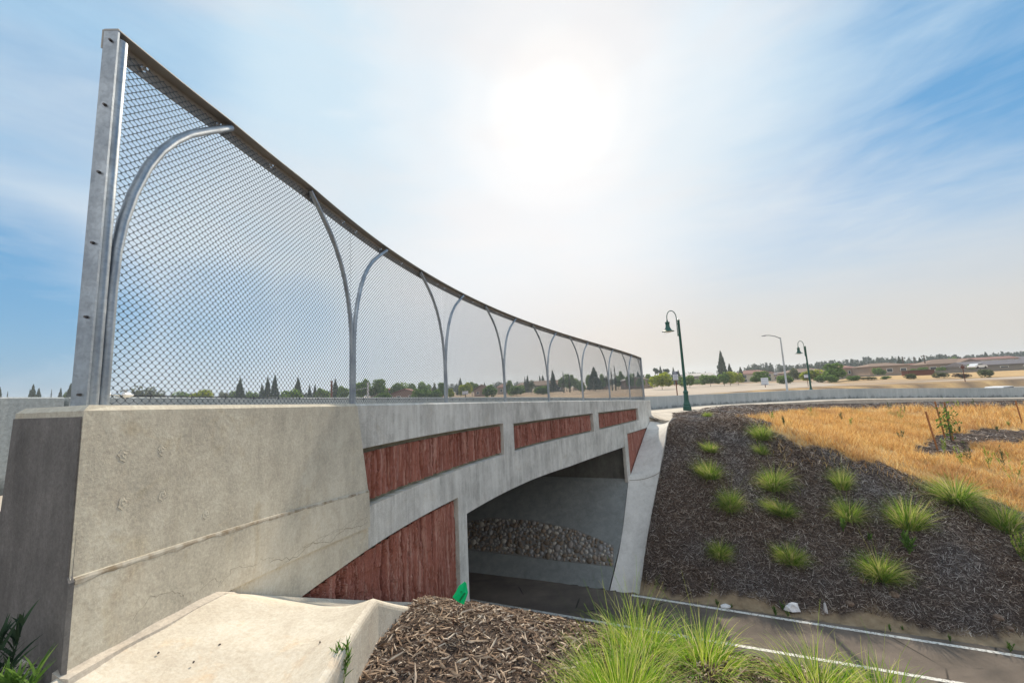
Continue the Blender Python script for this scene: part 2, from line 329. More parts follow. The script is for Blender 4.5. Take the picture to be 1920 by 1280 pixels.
FP=np.array([(5.9,17.2,-1.80),(7,18.5,-1.80),(9.3,21.2,-1.74),(10.3,22,-1.79),(13.4,26,-1.85),(18.2,29.7,-2.0),(23.8,31.5,-2.2),(31.8,31.8,-2.5),(40.4,31.2,-2.85),(52,31,-2.95),
(5,30,-2.15),(15,38,-2.25),(30,40,-2.35),(45,40,-2.6),(0,25,-2.05),(-6,20,-2.0),(-12,28,-2.1),(60,42,-2.6),
(11.7,15.6,-2.35),(13.6,13.3,-3.85),(15.7,11.8,-4.65),(20,9.5,-5.2),(28,7,-5.4),
(14,21,-2.3),(18,20,-3.2),(22,16,-4.2),(30,20,-4.0),(24,26,-2.9),(34,27,-3.1),(45,25,-3.6),(45,12,-5.2),(60,20,-4.2),(60,5,-5.4)],float)
def _U(r2): return np.where(r2>0,.5*r2*np.log(r2+1e-12),0)
def _tps(P,reg=.5):
    n=len(P);d=((P[:,None,:2]-P[None,:,:2])**2).sum(-1)
    A=np.zeros((n+3,n+3));A[:n,:n]=_U(d)+reg*np.eye(n);A[:n,n]=1;A[:n,n+1:]=P[:,:2];A[n:,:n]=A[:n,n:].T
    return np.linalg.solve(A,np.r_[P[:,2],0,0,0])
_W=_tps(FP)
def tps(x,y):
    r=_W[len(FP)]+_W[len(FP)+1]*x+_W[len(FP)+2]*y
    for (px,py,_),w in zip(FP,_W): r=r+w*_U((x-px)**2+(y-py)**2)
    return r
def smin(a,b,k):
    h=np.clip(.5+.5*(b-a)/k,0,1); return b*(1-h)+a*h-k*h*(1-h)
def sstep(x,a,b):
    t=np.clip((x-a)/(b-a),0,1);return t*t*(3-2*t)
def Z(x,y):
    x=np.asarray(x,float);y=np.asarray(y,float)
    a=.928*x-.373*y;b=.373*x+.928*y
    # far bank
    cx=np.clip(x,-12,60);cy=np.clip(y,-5,42)
    F=tps(cx,cy)
    out=sstep(np.maximum(np.maximum(-12-x,x-60),y-42),0,25)
    F=F*(1-out)+(-2.3)*out
    F=F+.75*sstep(y,70,104)*sstep(x-.8*y,0,12)*(1-sstep(y,160,260))
    m=np.interp(a,[-1.5,-.5,.5,5,7.7,10,16,30],[.93,.91,.775,.71,.6,.5,.47,.45])
    sl=-6.4+(b-13.15)*m+.10*np.sin(a*1.1+b*.8)*sstep(b,13.4,15)*sstep(a,.5,3)
    far=smin(F,sl,.35)
    # near bank
    top=-1.415-.13*(x-.0)*0-.10*np.clip(x,0,6)-.03*np.clip(y-2,-3,3)
    top=top+.05*np.sin(x*3+1)*np.sin(y*2.3)
    top=np.where(x<-1.9,-1.0,top)
    lf=sstep(-x,20,60)+sstep(-y,10,60);lf=np.clip(lf,0,1)
    top=top*(1-lf)-2.3*lf
    sn=-6.4+(9.45-b)*.72
    near=smin(top,sn,.3)
    z=np.where(b<9.45,near,np.where(b>13.15,far,-6.4))
    return z
def rayhit(r,dmax=120):
    t=np.linspace(.8,dmax,12000) if dmax<=200 else np.linspace(.8,dmax,40000)
    X=r[0]*t;Y=r[1]*t;h=r[2]*t-Z(X,Y)
    i=np.argmax(h<0)
    if h[i]>=0: return None
    f=h[i-1]/(h[i-1]-h[i]);tt=t[i-1]+f*(t[i]-t[i-1])
    return np.array([r[0]*tt,r[1]*tt,r[2]*tt])
# ------------------------------------------------------------ bridge alignment (curved in plan)
_ds=.01; _S=np.arange(-9,30,_ds)
_t=np.maximum(_S+.0884,0); _h=-.03037+.08977*_t-.0062875*_t*_t/2
_h=np.where(_S>19.6,np.interp(19.6,_S,_h)+.0*(_S-19.6),_h)
_i0=np.argmin(abs(_S)); _X=np.cumsum(np.sin(_h))*_ds; _Y=np.cumsum(np.cos(_h))*_ds
_X=_X-_X[_i0]-2.0258; _Y=_Y-_Y[_i0]+1.8910; _Zp=.00453-.037223*_S-.00041184*_S**2
def pt(s,off,z):
    h=np.interp(s,_S,_h); return (np.interp(s,_S,_X)+off*math.cos(h),np.interp(s,_S,_Y)-off*math.sin(h),z)
def zt(s): return float(np.interp(s,_S,_Zp))
def head(s): return float(np.interp(s,_S,_h))
_PS=_S[::12]; _PXY=np.stack([_X[::12],_Y[::12]],1); _PH=_h[::12]
def soff(x,y):
    """nearest station and signed offset (right positive)"""
    x=np.atleast_1d(x).ravel();y=np.atleast_1d(y).ravel();S=np.empty_like(x);O=np.empty_like(x)
    for a in range(0,len(x),20000):
        dx=x[a:a+20000,None]-_PXY[None,:,0];dy=y[a:a+20000,None]-_PXY[None,:,1];i=np.argmin(dx*dx+dy*dy,1);k=np.arange(len(i))
        S[a:a+20000]=_PS[i];O[a:a+20000]=dx[k,i]*np.cos(_PH[i])-dy[k,i]*np.sin(_PH[i])
    return S,O
def Zc(x,y):
    """terrain, dug down under the concrete slabs"""
    x=np.asarray(x,float);y=np.asarray(y,float);z=Z(x,y);sh=z.shape
    s,o=soff(x,y);s=s.reshape(sh);o=o.reshape(sh)
    a=.928*x-.373*y;b=.373*x+.928*y
    under=(1-sstep(o,.98,1.06))*sstep(o,-.6,-.2)*sstep(s,-.55,-.35)*(1-sstep(s,9,10))*(b<9.4)
    z=z-.45*under
    edge=np.interp(b,[13.1,14.5,16.3,17.4,18.7,19.3,20.5],[-1.47,-1.16,-.69,-.41,-.2,-.107,-.05])
    fs=(1-sstep(a,edge-.14,edge+.0))*(b>13.1)*(b<20.3)
    z=z-(.35+.75*sstep(b,16.,17.)*(1-sstep(b,19.7,20.3)))*fs
    return z
mp=lambda xs,ys:(lambda s:float(np.interp(s,xs,ys)))
zp_top=mp([2.1,6.75,7.27,12.4,12.9,17.4],[-.54,-.715,-.775,-.945,-.96,-1.105])
zp_bot=mp([2.4,4.5,6.75,12.3,17.4,20],[-1.165,-1.27,-1.365,-1.54,-1.635,-1.70])
z_tri=mp([-.5,.9,1.3,1.92,2.73,4.78],[-1.5,-1.5,-1.53,-1.565,-1.60,-1.71])
z_arch=mp([5.05,6.5,8.25,10.5,12.7,15.2],[-2.05,-2.10,-2.17,-2.30,-2.37,-2.45])
z_ap=mp([-.6,-.3,0,.48,1.32,2.95,4.9,8.6],[-1.0,-1.0,-1.035,-1.09,-1.53,-2.38,-3.37,-6.45])
OF=.24
def ribbon(mb,s0,s1,zt_,zb_,of,ob,n=None,cut=None):
    n=n or max(2,int(abs(s1-s0)/.25)+1); L=[]
    for s in np.linspace(s0,s1,n): L.append([pt(s,ob,zb_(s)),pt(s,ob,zt_(s)),pt(s,of,zt_(s)),pt(s,of,zb_(s))])
    return mb.loops(L)
K=lambda v:(lambda s:v)
bridge=empty('concrete_bridge',pt(0,0,-1.0))
def BR(mb,name,mat,bevel=0,**k):
    o=mb.build(name,mat,None,**k,bevel=bevel)
    o.parent=bridge; o.matrix_parent_inverse=Matrix.Translation(-bridge.location); return o
tag(bridge,'curved grey concrete overpass with dark red stone-textured panels above the dark underpass','bridge')
# near end block : upper face, proud lower band; its end face is skewed and battered
A0=np.array(pt(-.31,OF+.012,0)); C0=np.array([-2.411,1.875,0]); ed=(C0-A0)/np.linalg.norm(C0-A0); en=np.array([-ed[1],ed[0],0]); en=en if en[1]<0 else -en
def lay(zf,se,of,out=0,ins=0,nn=16):
    """one horizontal layer: right face stations, then back corner, then left corner of the end face"""
    ss=np.linspace(-.31,se,nn); P=[pt(s,of-ins,zf(s)) for s in ss]
    sh=ed*out
    P[0]=tuple(A0+np.array([0,0,zf(-.31)])-en*ins*1.0-ed*(of-OF-.012)+ed*ins)
    back=[pt(s,-.165,zf(s)) for s in (se,.6)]; c=C0+sh-en*ins-ed*ins; c2=c-en*.25-ed*.02
    return P+back+[(c2[0],c2[1],zf(0)),(c[0],c[1],zf(-.31))]
nb=MB(); nb.loops([lay(zl1_:=(lambda s:-.65-.125*(s+.31)),2.38,OF+.012,.055),lay(lambda s:zt(s)-.022,2.17,OF+.012,.004),lay(lambda s:zt(s)+.001,2.16,OF+.012,0,.022)])
zl1=zl1_; zl2=lambda s:-1.04-.135*(s-.0)
BR(nb,'parapet_end_block',M['wall'])
zg_=lambda s:zl2(s) if s>.1 else -1.2
nb=MB(); nb.loops([lay(zg_,2.40,OF+.024,.13),lay(lambda s:zl1(s)-.012,2.38,OF+.024,.062),lay(lambda s:zl1(s),2.38,OF+.016,.055)]); BR(nb,'lower_band',M['wall'])
nb=MB(); ribbon(nb,-.20,5.05,lambda s:min(zl2(s)+.01,-.9) if s<2.4 else zp_bot(s),z_tri,OF,-.1,n=40)
ribbon(nb,-.20,1.0,z_tri,K(-2.2),OF-.001,-.1,n=5); BR(nb,'abutment_wall',M['wall'])
def skin(name,rows,mat,th=.006):
    mb=MB(); L=[]
    for l,r in rows:
        l=np.array(l);r=np.array(r); L.append([l+en*th,r+en*th,r-en*.01,l-en*.01])
    mb.loops(L); BR(mb,name,mat)
def ef(z,out,r): return (C0+ed*out+np.array([0,0,z]),A0-ed*r+np.array([0,0,z]))
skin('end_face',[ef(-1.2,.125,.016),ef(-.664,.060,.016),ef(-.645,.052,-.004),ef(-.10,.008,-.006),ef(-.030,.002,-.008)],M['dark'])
# parapet band, mullions
pb=MB()
L=[]
for s in np.linspace(2.12,19.9,72):
    zb=zp_top(s) if s<17.35 else zp_top(17.35)
    b=.0
    L.append([pt(s,-.16,zb-.1),pt(s,-.16,zt(s)),pt(s,OF-.025,zt(s)),pt(s,OF,zt(s)-.02),pt(s,OF,zb),pt(s,OF-.1,zb)])
pb.loops(L)
zm=lambda s:zp_bot(s)
ribbon(pb,6.76,7.26,lambda s:zp_top(s),zm,OF,OF-.12,n=3)
ribbon(pb,12.42,12.88,lambda s:zp_top(s),zm,OF,OF-.12,n=3)
ribbon(pb,17.36,19.9,lambda s:zp_top(17.35),zm,OF,-.16,n=8)
BR(pb,'parapet',M['fascia'])
gb=MB()
# girder band: from panels down to diagonal / arch
ribbon(gb,2.4,5.06,zp_bot,z_tri,OF+.002,-.1,n=14)
ribbon(gb,5.06,15.22,zp_bot,z_arch,OF+.002,-.25,n=46)
zr=mp([15.2,19.9],[-1.985,-2.12]); ribbon(gb,15.26,19.9,zp_bot,zr,OF+.004,-.2,n=12)
BR(gb,'girder',M['fascia'])
pc=MB(); ribbon(pc,4.80,5.10,K(-1.7),K(-5.2),OF+.001,-.3,n=3); BR(pc,'near_pier',M['fascia'])
pc=MB(); ribbon(pc,15.235,15.60,lambda s:zp_bot(s)-.02,K(-4.6),OF+.012,OF-.10,n=3); BR(pc,'far_pier',M['fascia'])
# inner recess border (olive concrete lip under the red panels)
rc=MB()
for a,b in ((2.1,6.76),(7.26,12.42),(12.88,17.36)): ribbon(rc,a,b,zp_top,zp_bot,OF-.125,OF-.2)
ribbon(rc,1.0,4.82,z_tri,K(-5.2),OF-.125,OF-.2); ribbon(rc,15.6,19.8,zr,K(-5.4),OF-.125,OF-.2)
BR(rc,'recess_border',concrete('recess_concrete',(.30,.29,.22),.2,.2,stain=(.4,.3,.1),stain_amt=.5))
# red fractured-rib relief panels
def relief(s0,s1,zt_,zb_,off,amp,pitch=.05,ds=.012,dz=.05,seed=0):
    g=np.random.default_rng(seed); S=np.arange(s0,s1,ds); S=np.append(S,s1); H=max(zt_(x)-zb_(x) for x in S)
    nz=max(4,int(H/dz)); rows=[]
    # rib boundaries wander with height
    edges=[s0-.2]
    while edges[-1]<s1+.2: edges.append(edges[-1]+g.uniform(.55,1.6)*pitch)
    edges=np.array(edges);ne=len(edges);dep=g.uniform(0,1,ne);tilt=g.uniform(-1,1,ne)
    lean=g.normal(0,.035,ne); V=[]
    brk=[np.sort(g.uniform(0,1,3)) for _ in range(ne)]; bd=g.uniform(-.6,.6,(ne,4))
    saw=g.choice([-1,1],ne)*g.uniform(.5,1.4,ne); lens=[(g.uniform(S[0],S[-1]),g.uniform(0,1),g.uniform(.010,.028),g.uniform(.06,.22),g.uniform(-1.1,.9)) for _ in range(int(len(S)*.16))]
    for j in range(nz+1):
        v=j/nz
        e=edges+lean*(v-.5)*H+.014*np.sin(v*H*5+edges*9)+.006*np.sin(v*H*17+edges*5)
        e=np.sort(e); i=np.clip(np.searchsorted(e,S)-1,0,ne-2); fr=(S-e[i])/(e[i+1]-e[i]+1e-6)
        bi=np.array([np.searchsorted(brk[k],v) for k in i])
        d=dep[i]*.55+bd[i,bi]*.45+saw[i]*(fr-.5)+g.normal(0,.06,len(S))
        for (cx,cv,wx_,wv,am) in lens:
            if abs(v-cv)*H<wv:
                q=np.clip(1-(abs(S-cx)/(wx_*(1-abs(v-cv)*H/wv)+1e-4)),0,1); d=d+am*np.sqrt(q)*(q>0)
        d=np.clip(d,-.6,1.7)
        for x,dd in zip(S,d):
            zb,z1=zb_(x),zt_(x); V.append(pt(x,off+amp*dd,zb+(z1-zb)*v))
    V=np.array(V);n=len(S);a=(np.arange(nz)[:,None]*n+np.arange(n-1)[None]).ravel()
    return V,np.stack([a,a+1,a+1+n,a+n],1)
lb=.045
for k,(a,b) in enumerate(((2.12,6.72),(7.30,12.38),(12.93,17.31))):
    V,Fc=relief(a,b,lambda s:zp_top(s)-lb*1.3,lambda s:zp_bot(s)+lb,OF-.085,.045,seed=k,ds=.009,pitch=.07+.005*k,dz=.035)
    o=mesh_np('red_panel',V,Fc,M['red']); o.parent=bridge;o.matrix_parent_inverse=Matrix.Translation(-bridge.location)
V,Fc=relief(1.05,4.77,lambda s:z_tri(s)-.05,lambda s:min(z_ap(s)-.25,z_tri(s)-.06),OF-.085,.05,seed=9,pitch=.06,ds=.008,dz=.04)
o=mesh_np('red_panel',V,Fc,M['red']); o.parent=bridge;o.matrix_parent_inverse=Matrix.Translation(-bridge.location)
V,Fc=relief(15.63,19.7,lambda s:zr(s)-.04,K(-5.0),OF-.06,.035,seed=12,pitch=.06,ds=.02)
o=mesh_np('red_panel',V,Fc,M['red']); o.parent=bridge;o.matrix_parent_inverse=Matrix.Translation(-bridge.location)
# deck slab, soffit
dk=MB(); ribbon(dk,2.2,19.0,lambda s:zt(s)-.8,lambda s:max(z_arch(s)+.12,-2.33),-.17,-26,n=40); BR(dk,'deck_slab',M['diaph'])  # unseen width extended to keep sky light out of the underpass
U=np.array([.928,-.373,0]);Nn=np.array([.373,.928,0])
dm=MB()
P0=np.array(pt(15.42,.17,0)); 
def wallbox(mb,P,dirv,length,th,z0,z1):
    n=np.array([-dirv[1],dirv[0],0]); q=[P,P+dirv*length,P+dirv*length+n*th,P+n*th]
    mb.loops([[p*np.array([1,1,0])+np.array([0,0,z0]) for p in q],[p*np.array([1,1,0])+np.array([0,0,z1]) for p in q]])
wallbox(dm,P0,-np.array([.947,-.32,0]),26,-.5,-4.6,-1.7)
P1=np.array(pt(5.1,-.28,0)); wallbox(dm,P1,-np.array([.947,-.32,0]),26,.5,-5.0,-1.5)
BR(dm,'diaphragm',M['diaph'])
def cat(P,n=10):
    P=[np.array(p,float) for p in P];P=[2*P[0]-P[1]]+P+[2*P[-1]-P[-2]];o=[]
    for i in range(1,len(P)-2):
        for t in np.linspace(0,1,n,endpoint=False): o.append(.5*((2*P[i])+(-P[i-1]+P[i+1])*t+(2*P[i-1]-5*P[i]+4*P[i+1]-P[i+2])*t*t+(-P[i-1]+3*P[i]-3*P[i+1]+P[i+2])*t**3))
    o.append(P[-2]);return np.array(o)
cat_=lambda P:cat(P,8)
# ------------------------------------------------------------ far slope paving (plane through toe, 43 degrees, with a raised right lip)
sp=empty('slope_paving',(3.0,13.2,-6.4)); tag(sp,'pale concrete slope paving under the far end of the bridge with a cobblestone band','slope paving')
def PP(o,parent): o.parent=parent; o.matrix_parent_inverse=Matrix.Translation(-parent.location); return o
T1=np.array([-1.98838,14.61095,-6.4]);T2=np.array([2.6895,13.0329,-6.4]); du=(T2-T1)/np.linalg.norm(T2-T1)
pn=np.array([-.21764,-.64516,.73239]); dv=np.cross(pn,du); dv/=np.linalg.norm(dv)
if dv[2]<0: dv=-dv
# rows v (up slope, metres) ; right edge u(v)
edge=[(np.array([3.54,12.74,-6.4]))-T2,np.array([5.64,15.65,-3.22])-T2,np.array([6.69,17.05,-1.67])-T2]
ev=[float(e@dv) for e in edge];eu=[float(e@du) for e in edge]
jpts=[(1142,1103),(1165,1010),(1178,900),(1205,850),(1218,795)]
def onpl(u,v):
    r=ray(u,v); return r*(pn@T1)/(pn@r)
jj=[onpl(*c)-T2 for c in jpts]; jv=[float(e@dv) for e in jj];ju=[float(e@du) for e in jj]
def spt(u,v,h=0): return T2+du*u+dv*v+pn*h
vtop=float((np.array([6.5,17.1,-1.72])-T2)@dv)
def slopegrid(name,ul,ur,v0,v1,mat,hf=lambda u,v,t:0,nu=24,nv=60):
    V=[];
    for j in range(nv+1):
        v=v0+(v1-v0)*j/nv; a,b=ul(v),ur(v)
        for i in range(nu+1):
            t=i/nu;u=a+(b-a)*t; V.append(spt(u,v,hf(u,v,t)))
    n=nu+1;a=(np.arange(nv)[:,None]*n+np.arange(nu)[None]).ravel();Fq=np.stack([a,a+1,a+1+n,a+n],1)
    # thickness
    k=len(V); V2=[p-pn*.2 for p in V]; Vall=np.array(V+V2); side=[]
    for j in range(nv): 
        a=j*n+nu;side.append((a,a+k,a+n+k,a+n)); a=j*n; side.append((a,a+n,a+n+k,a+k))
    for i in range(nu): side.append((i,i+k,i+1+k,i+1)); a=nv*n+i; side.append((a,a+1,a+1+k,a+k))
    return PP(mesh_np(name,Vall,[Fq,np.array(side),Fq[:,::-1]+k],mat,smooth=False),sp)
ue=lambda v:float(np.interp(v,ev,eu)); uj=lambda v:float(np.interp(v,jv,ju))
lip=lambda u,v,t:.10*max(0,(t-.72)/.28)**2+.02*math.sin(v*2.2)*t
wl=[spt(uj(-.12)+.012,-.12),onpl(1165,1010),np.array([4.262,15.50,-3.735]),np.array([4.46,15.8,-3.56]),np.array([4.98,16.56,-3.04]),np.array([5.50,17.36,-2.58]),np.array([5.92,18.02,-2.21]),np.array([6.42,18.80,-1.87]),np.array([6.85,19.5,-1.80])]
wr=[spt(ue(-.12),-.12),np.array([4.34,13.91,-5.14])+dv*0,np.array([5.45,15.40,-3.50]),np.array([5.72,15.78,-3.08]),np.array([6.12,16.33,-2.48]),np.array([6.50,16.95,-2.04]),np.array([7.10,17.95,-1.78]),np.array([7.7,18.8,-1.775])]
wlc=cat_(wl);wrc=cat_(wr)
def wingmesh():
    V=[];nu=20;nv=len(wlc)-1
    for a_,b_ in zip(wlc,wrc):
        for i in range(nu+1):
            t=i/nu; p=a_*(1-t)+b_*t; h=-.07*math.sin(math.pi*t)**1.5+.05*max(0,(t-.82)/.18)**2; V.append(p+np.array([0,-.5*h*0,h]))
    n=nu+1;a=(np.arange(nv)[:,None]*n+np.arange(nu)[None]).ravel();Fq=np.stack([a,a+1,a+1+n,a+n],1);k=len(V);V=np.array(V);V2=V-np.array([-.05,-.12,.22]);side=[]
    for j in range(nv):
        a=j*n+nu;side.append((a,a+k,a+n+k,a+n));a=j*n;side.append((a,a+n,a+n+k,a+k))
    for i in range(nu): side.append((i,i+k,i+1+k,i+1));a=nv*n+i;side.append((a,a+1,a+1+k,a+k))
    PP(mesh_np('wing',np.concatenate([V,V2]),[Fq,np.array(side)],M['wing'],smooth=False),sp)
wingmesh()
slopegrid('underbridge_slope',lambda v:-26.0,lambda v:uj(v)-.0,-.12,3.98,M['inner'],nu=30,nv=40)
# joint crack across the wing
cj=MB(); jn=np.argmin(abs(wlc[:,2]+3.735)); vj=0
cj.tube([wlc[jn]*(1-t)+wrc[jn]*t+np.array([0,-.04,-.07*math.sin(math.pi*t)**1.5+.05*max(0,(t-.82)/.18)**2+.006]) for t in np.linspace(0.01,.99,14)],.007,4); PP(cj.build('joint_line',M['crack']),sp)
# cobble band
cb_top=[(876,977),(920,970),(1000,975),(1080,992),(1150,1022)];cb_bot=[(876,1030),(1000,1045),(1150,1062)]
ct=[onpl(*c)-T2 for c in cb_top];cbp=[onpl(*c)-T2 for c in cb_bot]
ctu=[float(e@du) for e in ct];ctv=[float(e@dv) for e in ct];cbu=[float(e@du) for e in cbp];cbv=[float(e@dv) for e in cbp]
u0c=-7.5;u1c=uj(float(cbv[-1]))-.02
Vb=[];us=np.linspace(u0c,u1c,50)
for u in us:
    for h in (.012,.012):pass
    Vb+= [spt(u,np.interp(u,cbu,cbv),.012),spt(u,np.interp(u,ctu,ctv),.012),spt(u,np.interp(u,ctu,ctv),-.1),spt(u,np.interp(u,cbu,cbv),-.1)]
bb=MB(); bb.loops([Vb[4*i:4*i+4] for i in range(50)]); band=PP(bb.build('mortar_bed',M['mortar']),sp)
def stones():
    g=np.random.default_rng(5); pts=[];tries=0
    while len(pts)<640 and tries<30000:
        tries+=1; u=g.uniform(u0c,u1c);r=g.uniform(.045,.115);lo=np.interp(u,cbu,cbv)+r*.9;hi=np.interp(u,ctu,ctv)-r*.9;v=g.uniform(lo,hi);u=min(u,u1c-r*1.25)
        if all((u-a)**2+(v-b)**2>(.86*(r+c))**2 for a,b,c in pts): pts.append((u,v,r))
    bm=bmesh.new(); bmesh.ops.create_icosphere(bm,subdivisions=2,radius=1); B=np.array([v.co[:] for v in bm.verts]);Fi=np.array([[v.index for v in f.verts] for f in bm.faces]); bm.free()
    V=[];Fo=[]
    for k,(u,v,r) in enumerate(pts):
        a=g.uniform(0,6.28);sx,sy,sz=r*g.uniform(.95,1.3),r*g.uniform(.75,1.0),r*g.uniform(.55,.8)
        P=B*np.array([sx,sy,sz])*(1+.10*np.sin(B@g.normal(0,2.5,(3,))+g.uniform(0,6))[:,None])
        x=P[:,0]*math.cos(a)-P[:,1]*math.sin(a);y=P[:,0]*math.sin(a)+P[:,1]*math.cos(a)
        c=spt(u,v,.012-sz*.12); V.append(c+x[:,None]*du+y[:,None]*dv+P[:,2:3]*pn); Fo.append(Fi+k*len(B))
    PP(mesh_np('cobble_band',np.concatenate(V),np.concatenate(Fo),M['cobble'],smooth=True),sp)
stones()
# ------------------------------------------------------------ near apron slab
ap=empty('concrete_apron',pt(.5,.7,-1.2)); tag(ap,'sunlit cream concrete apron slab running down beside the near wall','concrete apron')
def apron():
    S=np.concatenate([np.linspace(-.75,2,56),np.linspace(2.1,8.4,50)]); T=np.linspace(0,1,17); V=[];g=np.random.default_rng(3)
    wd=mp([-.8,0,.5,.9,2,8.4],[.94,.93,.90,.92,.95,.95])
    dz=mp([-.8,-.3,.0,.5,1.3,3,8.5],[-.20,-.16,-.12,-.09,-.10,-.10,-.08])
    for s in S:
        z=z_ap(s)+.0
        for t in T:
            o=OF+.02+t*wd(s); h=z+dz(s)*math.sin(t*math.pi*.62)+.035*max(0,(t-.8)/.2)**1.5+.012*math.sin(s*3+t*2)
            if t==0: h=z+.01
            V.append(pt(s,o,h))
        for a_,b_ in ((.012,.004),(.022,.012),(.028,.024),(.030,.04)): V.append(pt(s,o+a_,h-b_))
    n=len(T)+4;m_=len(S);V=np.array(V);k=len(V);a=(np.arange(m_-1)[:,None]*n+np.arange(n-1)[None]).ravel();Fq=np.stack([a,a+1,a+1+n,a+n],1)
    V2=V-np.array([0,0,.30]); side=[(j*n+n-1,j*n+n-1+k,j*n+2*n-1+k,j*n+2*n-1) for j in range(m_-1)]+[(i,i+k,i+1+k,i+1) for i in range(n-1)]
    # rounded nose on the right edge: pull the outermost top vertices
    PP(mesh_np('slab',np.concatenate([V,V2]),[Fq[:,::-1],np.array(side)],M['apron'],smooth=False),ap)
    # rough spilled mortar strip along the wall foot
    mb=MB();L=[]
    for s in np.linspace(-.33,.62,150):
        z=z_ap(s);w_=.014+.006*math.sin(s*5)+.004*math.sin(s*17);h=.013+.003*math.sin(s*7)+.002*math.sin(s*23)
        L.append([pt(s,OF,z-.05),pt(s,OF,z+h+.02),pt(s,OF+.03,z+h),pt(s,OF+.05+w_,z+.004),pt(s,OF+.055+w_,z-.03)])
    mb.loops(L); PP(mb.build('mortar_strip',M['walk']),ap)
apron()
# hairline cracks and tie-hole patches on the near wall face
def crack(name,pts,parent,off,r=.0022,mat='crack',seed=0):
    g=np.random.default_rng(seed);P=[]
    for (a,b),(c,d) in zip(pts[:-1],pts[1:]):
        for t in np.linspace(0,1,7)[:-1]: P.append(pt(a+(c-a)*t+g.normal(0,.006),off,b+(d-b)*t+g.normal(0,.007)))
    mb=MB();mb.tube(P,r,4);BR(mb,name,M[mat])
crack('crack',[(.25,-1.03),(.45,-.99),(.5,-1.04),(.62,-1.0),(.8,-1.07),(.85,-1.05),(1.0,-1.10)],bridge,OF+.0243,.0005,seed=1)
crack('crack',[(1.1,-1.17),(1.5,-1.16),(1.8,-1.19),(2.1,-1.2),(2.38,-1.27)],bridge,OF+.0243,.0006,seed=2)
crack('crack',[(-.05,-.93),(.1,-.90),(.2,-.95),(.25,-1.0)],bridge,OF+.0243,.0005,seed=3)
crack('crack',[(.95,-1.10),(1.2,-1.19),(1.45,-1.17),(1.7,-1.25),(1.95,-1.22),(2.2,-1.30),(2.37,-1.29)],bridge,OF+.0243,.0011,seed=5)
crack('crack',[(1.3,-1.15),(1.55,-1.20),(1.8,-1.19),(2.05,-1.26),(2.3,-1.24)],bridge,OF+.0243,.0007,seed=6)
st=MB();L=[]
for s in np.linspace(-.30,2.37,90):
    z=zl1(s); L.append([pt(s,OF+.02,z-.002),pt(s,OF+.0252,z-.012),pt(s,OF+.0256,z-.019-.004*math.sin(s*13)-.003*math.sin(s*41)-rng.uniform(0,.005)),pt(s,OF+.02,z-.03)])
st.loops(L); m_=MT('dirt_stain',.95,.1); m_.color(m_.mix(m_.rr(m_.noise(9,6),.4,.6),(.26,.21,.15),(.48,.45,.39))); BR(st,'dirt_line',m_.m)
for k,(u,v) in enumerate([(233,853),(305,843),(231,941),(307,926),(388,962)]):
    r=ray(u,v); # intersect wall face
    best=min(np.linspace(-.3,2.3,600),key=lambda s:abs(r[0]*pt(s,OF+.013,0)[1]-r[1]*pt(s,OF+.013,0)[0])); p=pt(best,OF+.013,0); z=r[2]*p[1]/r[1]
    mb=MB();g=np.random.default_rng(k);R0=.026
    ring=lambda rr,o:[pt(best+rr*math.cos(a)*(1+.25*math.sin(a*3+k)+.12*math.sin(a*7)),OF+.0125+o,z+rr*math.sin(a)*(1.1+.2*math.sin(a*4+k))) for a in np.linspace(0,2*math.pi,24,endpoint=False)]
    mb.loops([ring(R0,0),ring(R0*.95,.0011),ring(R0*.6,.0006),ring(R0*.3,.0022),ring(.002,.0008)]); BR(mb,'patch',M['wall'])
# ------------------------------------------------------------ barrier, sidewalk, road
Bx=[(9.6,25.6),(12.6,28.3),(16,30.6),(20.5,31.9),(26.6,32.7),(34,33.3),(43.7,33.6),(60,33.9),(80,34)]
Bz=[-.95,-1.06,-1.17,-1.23,-1.30,-1.58,-1.97,-2.3,-2.4]
BO=-2.32
def line_left():
    P=[(*pt(s,BO,0)[:2],zt(s)+(.165+.015*min(s,2)/2 if s<19 else .18)) for s in np.arange(-6,19.6,.4)]
    return np.array(P)
LL=line_left(); tailB=cat([(*LL[-1][:2],LL[-1][2])]+[(a,b,c) for (a,b),c in zip(Bx,Bz)],10)
LB=np.vstack([LL[:-1],tailB])
def frame(P):
    t=np.gradient(P[:,:2],axis=0);t/=np.linalg.norm(t,axis=1)[:,None];return np.stack([t[:,1],-t[:,0]],1)
NB=frame(LB)
def sweepline(mb,idx,prof):
    """prof: list of (offset right, dz from barrier top)"""
    mb.loops([[(LB[i,0]+NB[i,0]*o,LB[i,1]+NB[i,1]*o,LB[i,2]+dz) for o,dz in prof] for i in idx]);return mb
split=next(i for i in range(len(LB)) if LB[i,1]>3.70)
bp=[(.0,-1.3),(.0,-.012),(-.012,0),(-.25,0),(-.25,-1.3)]
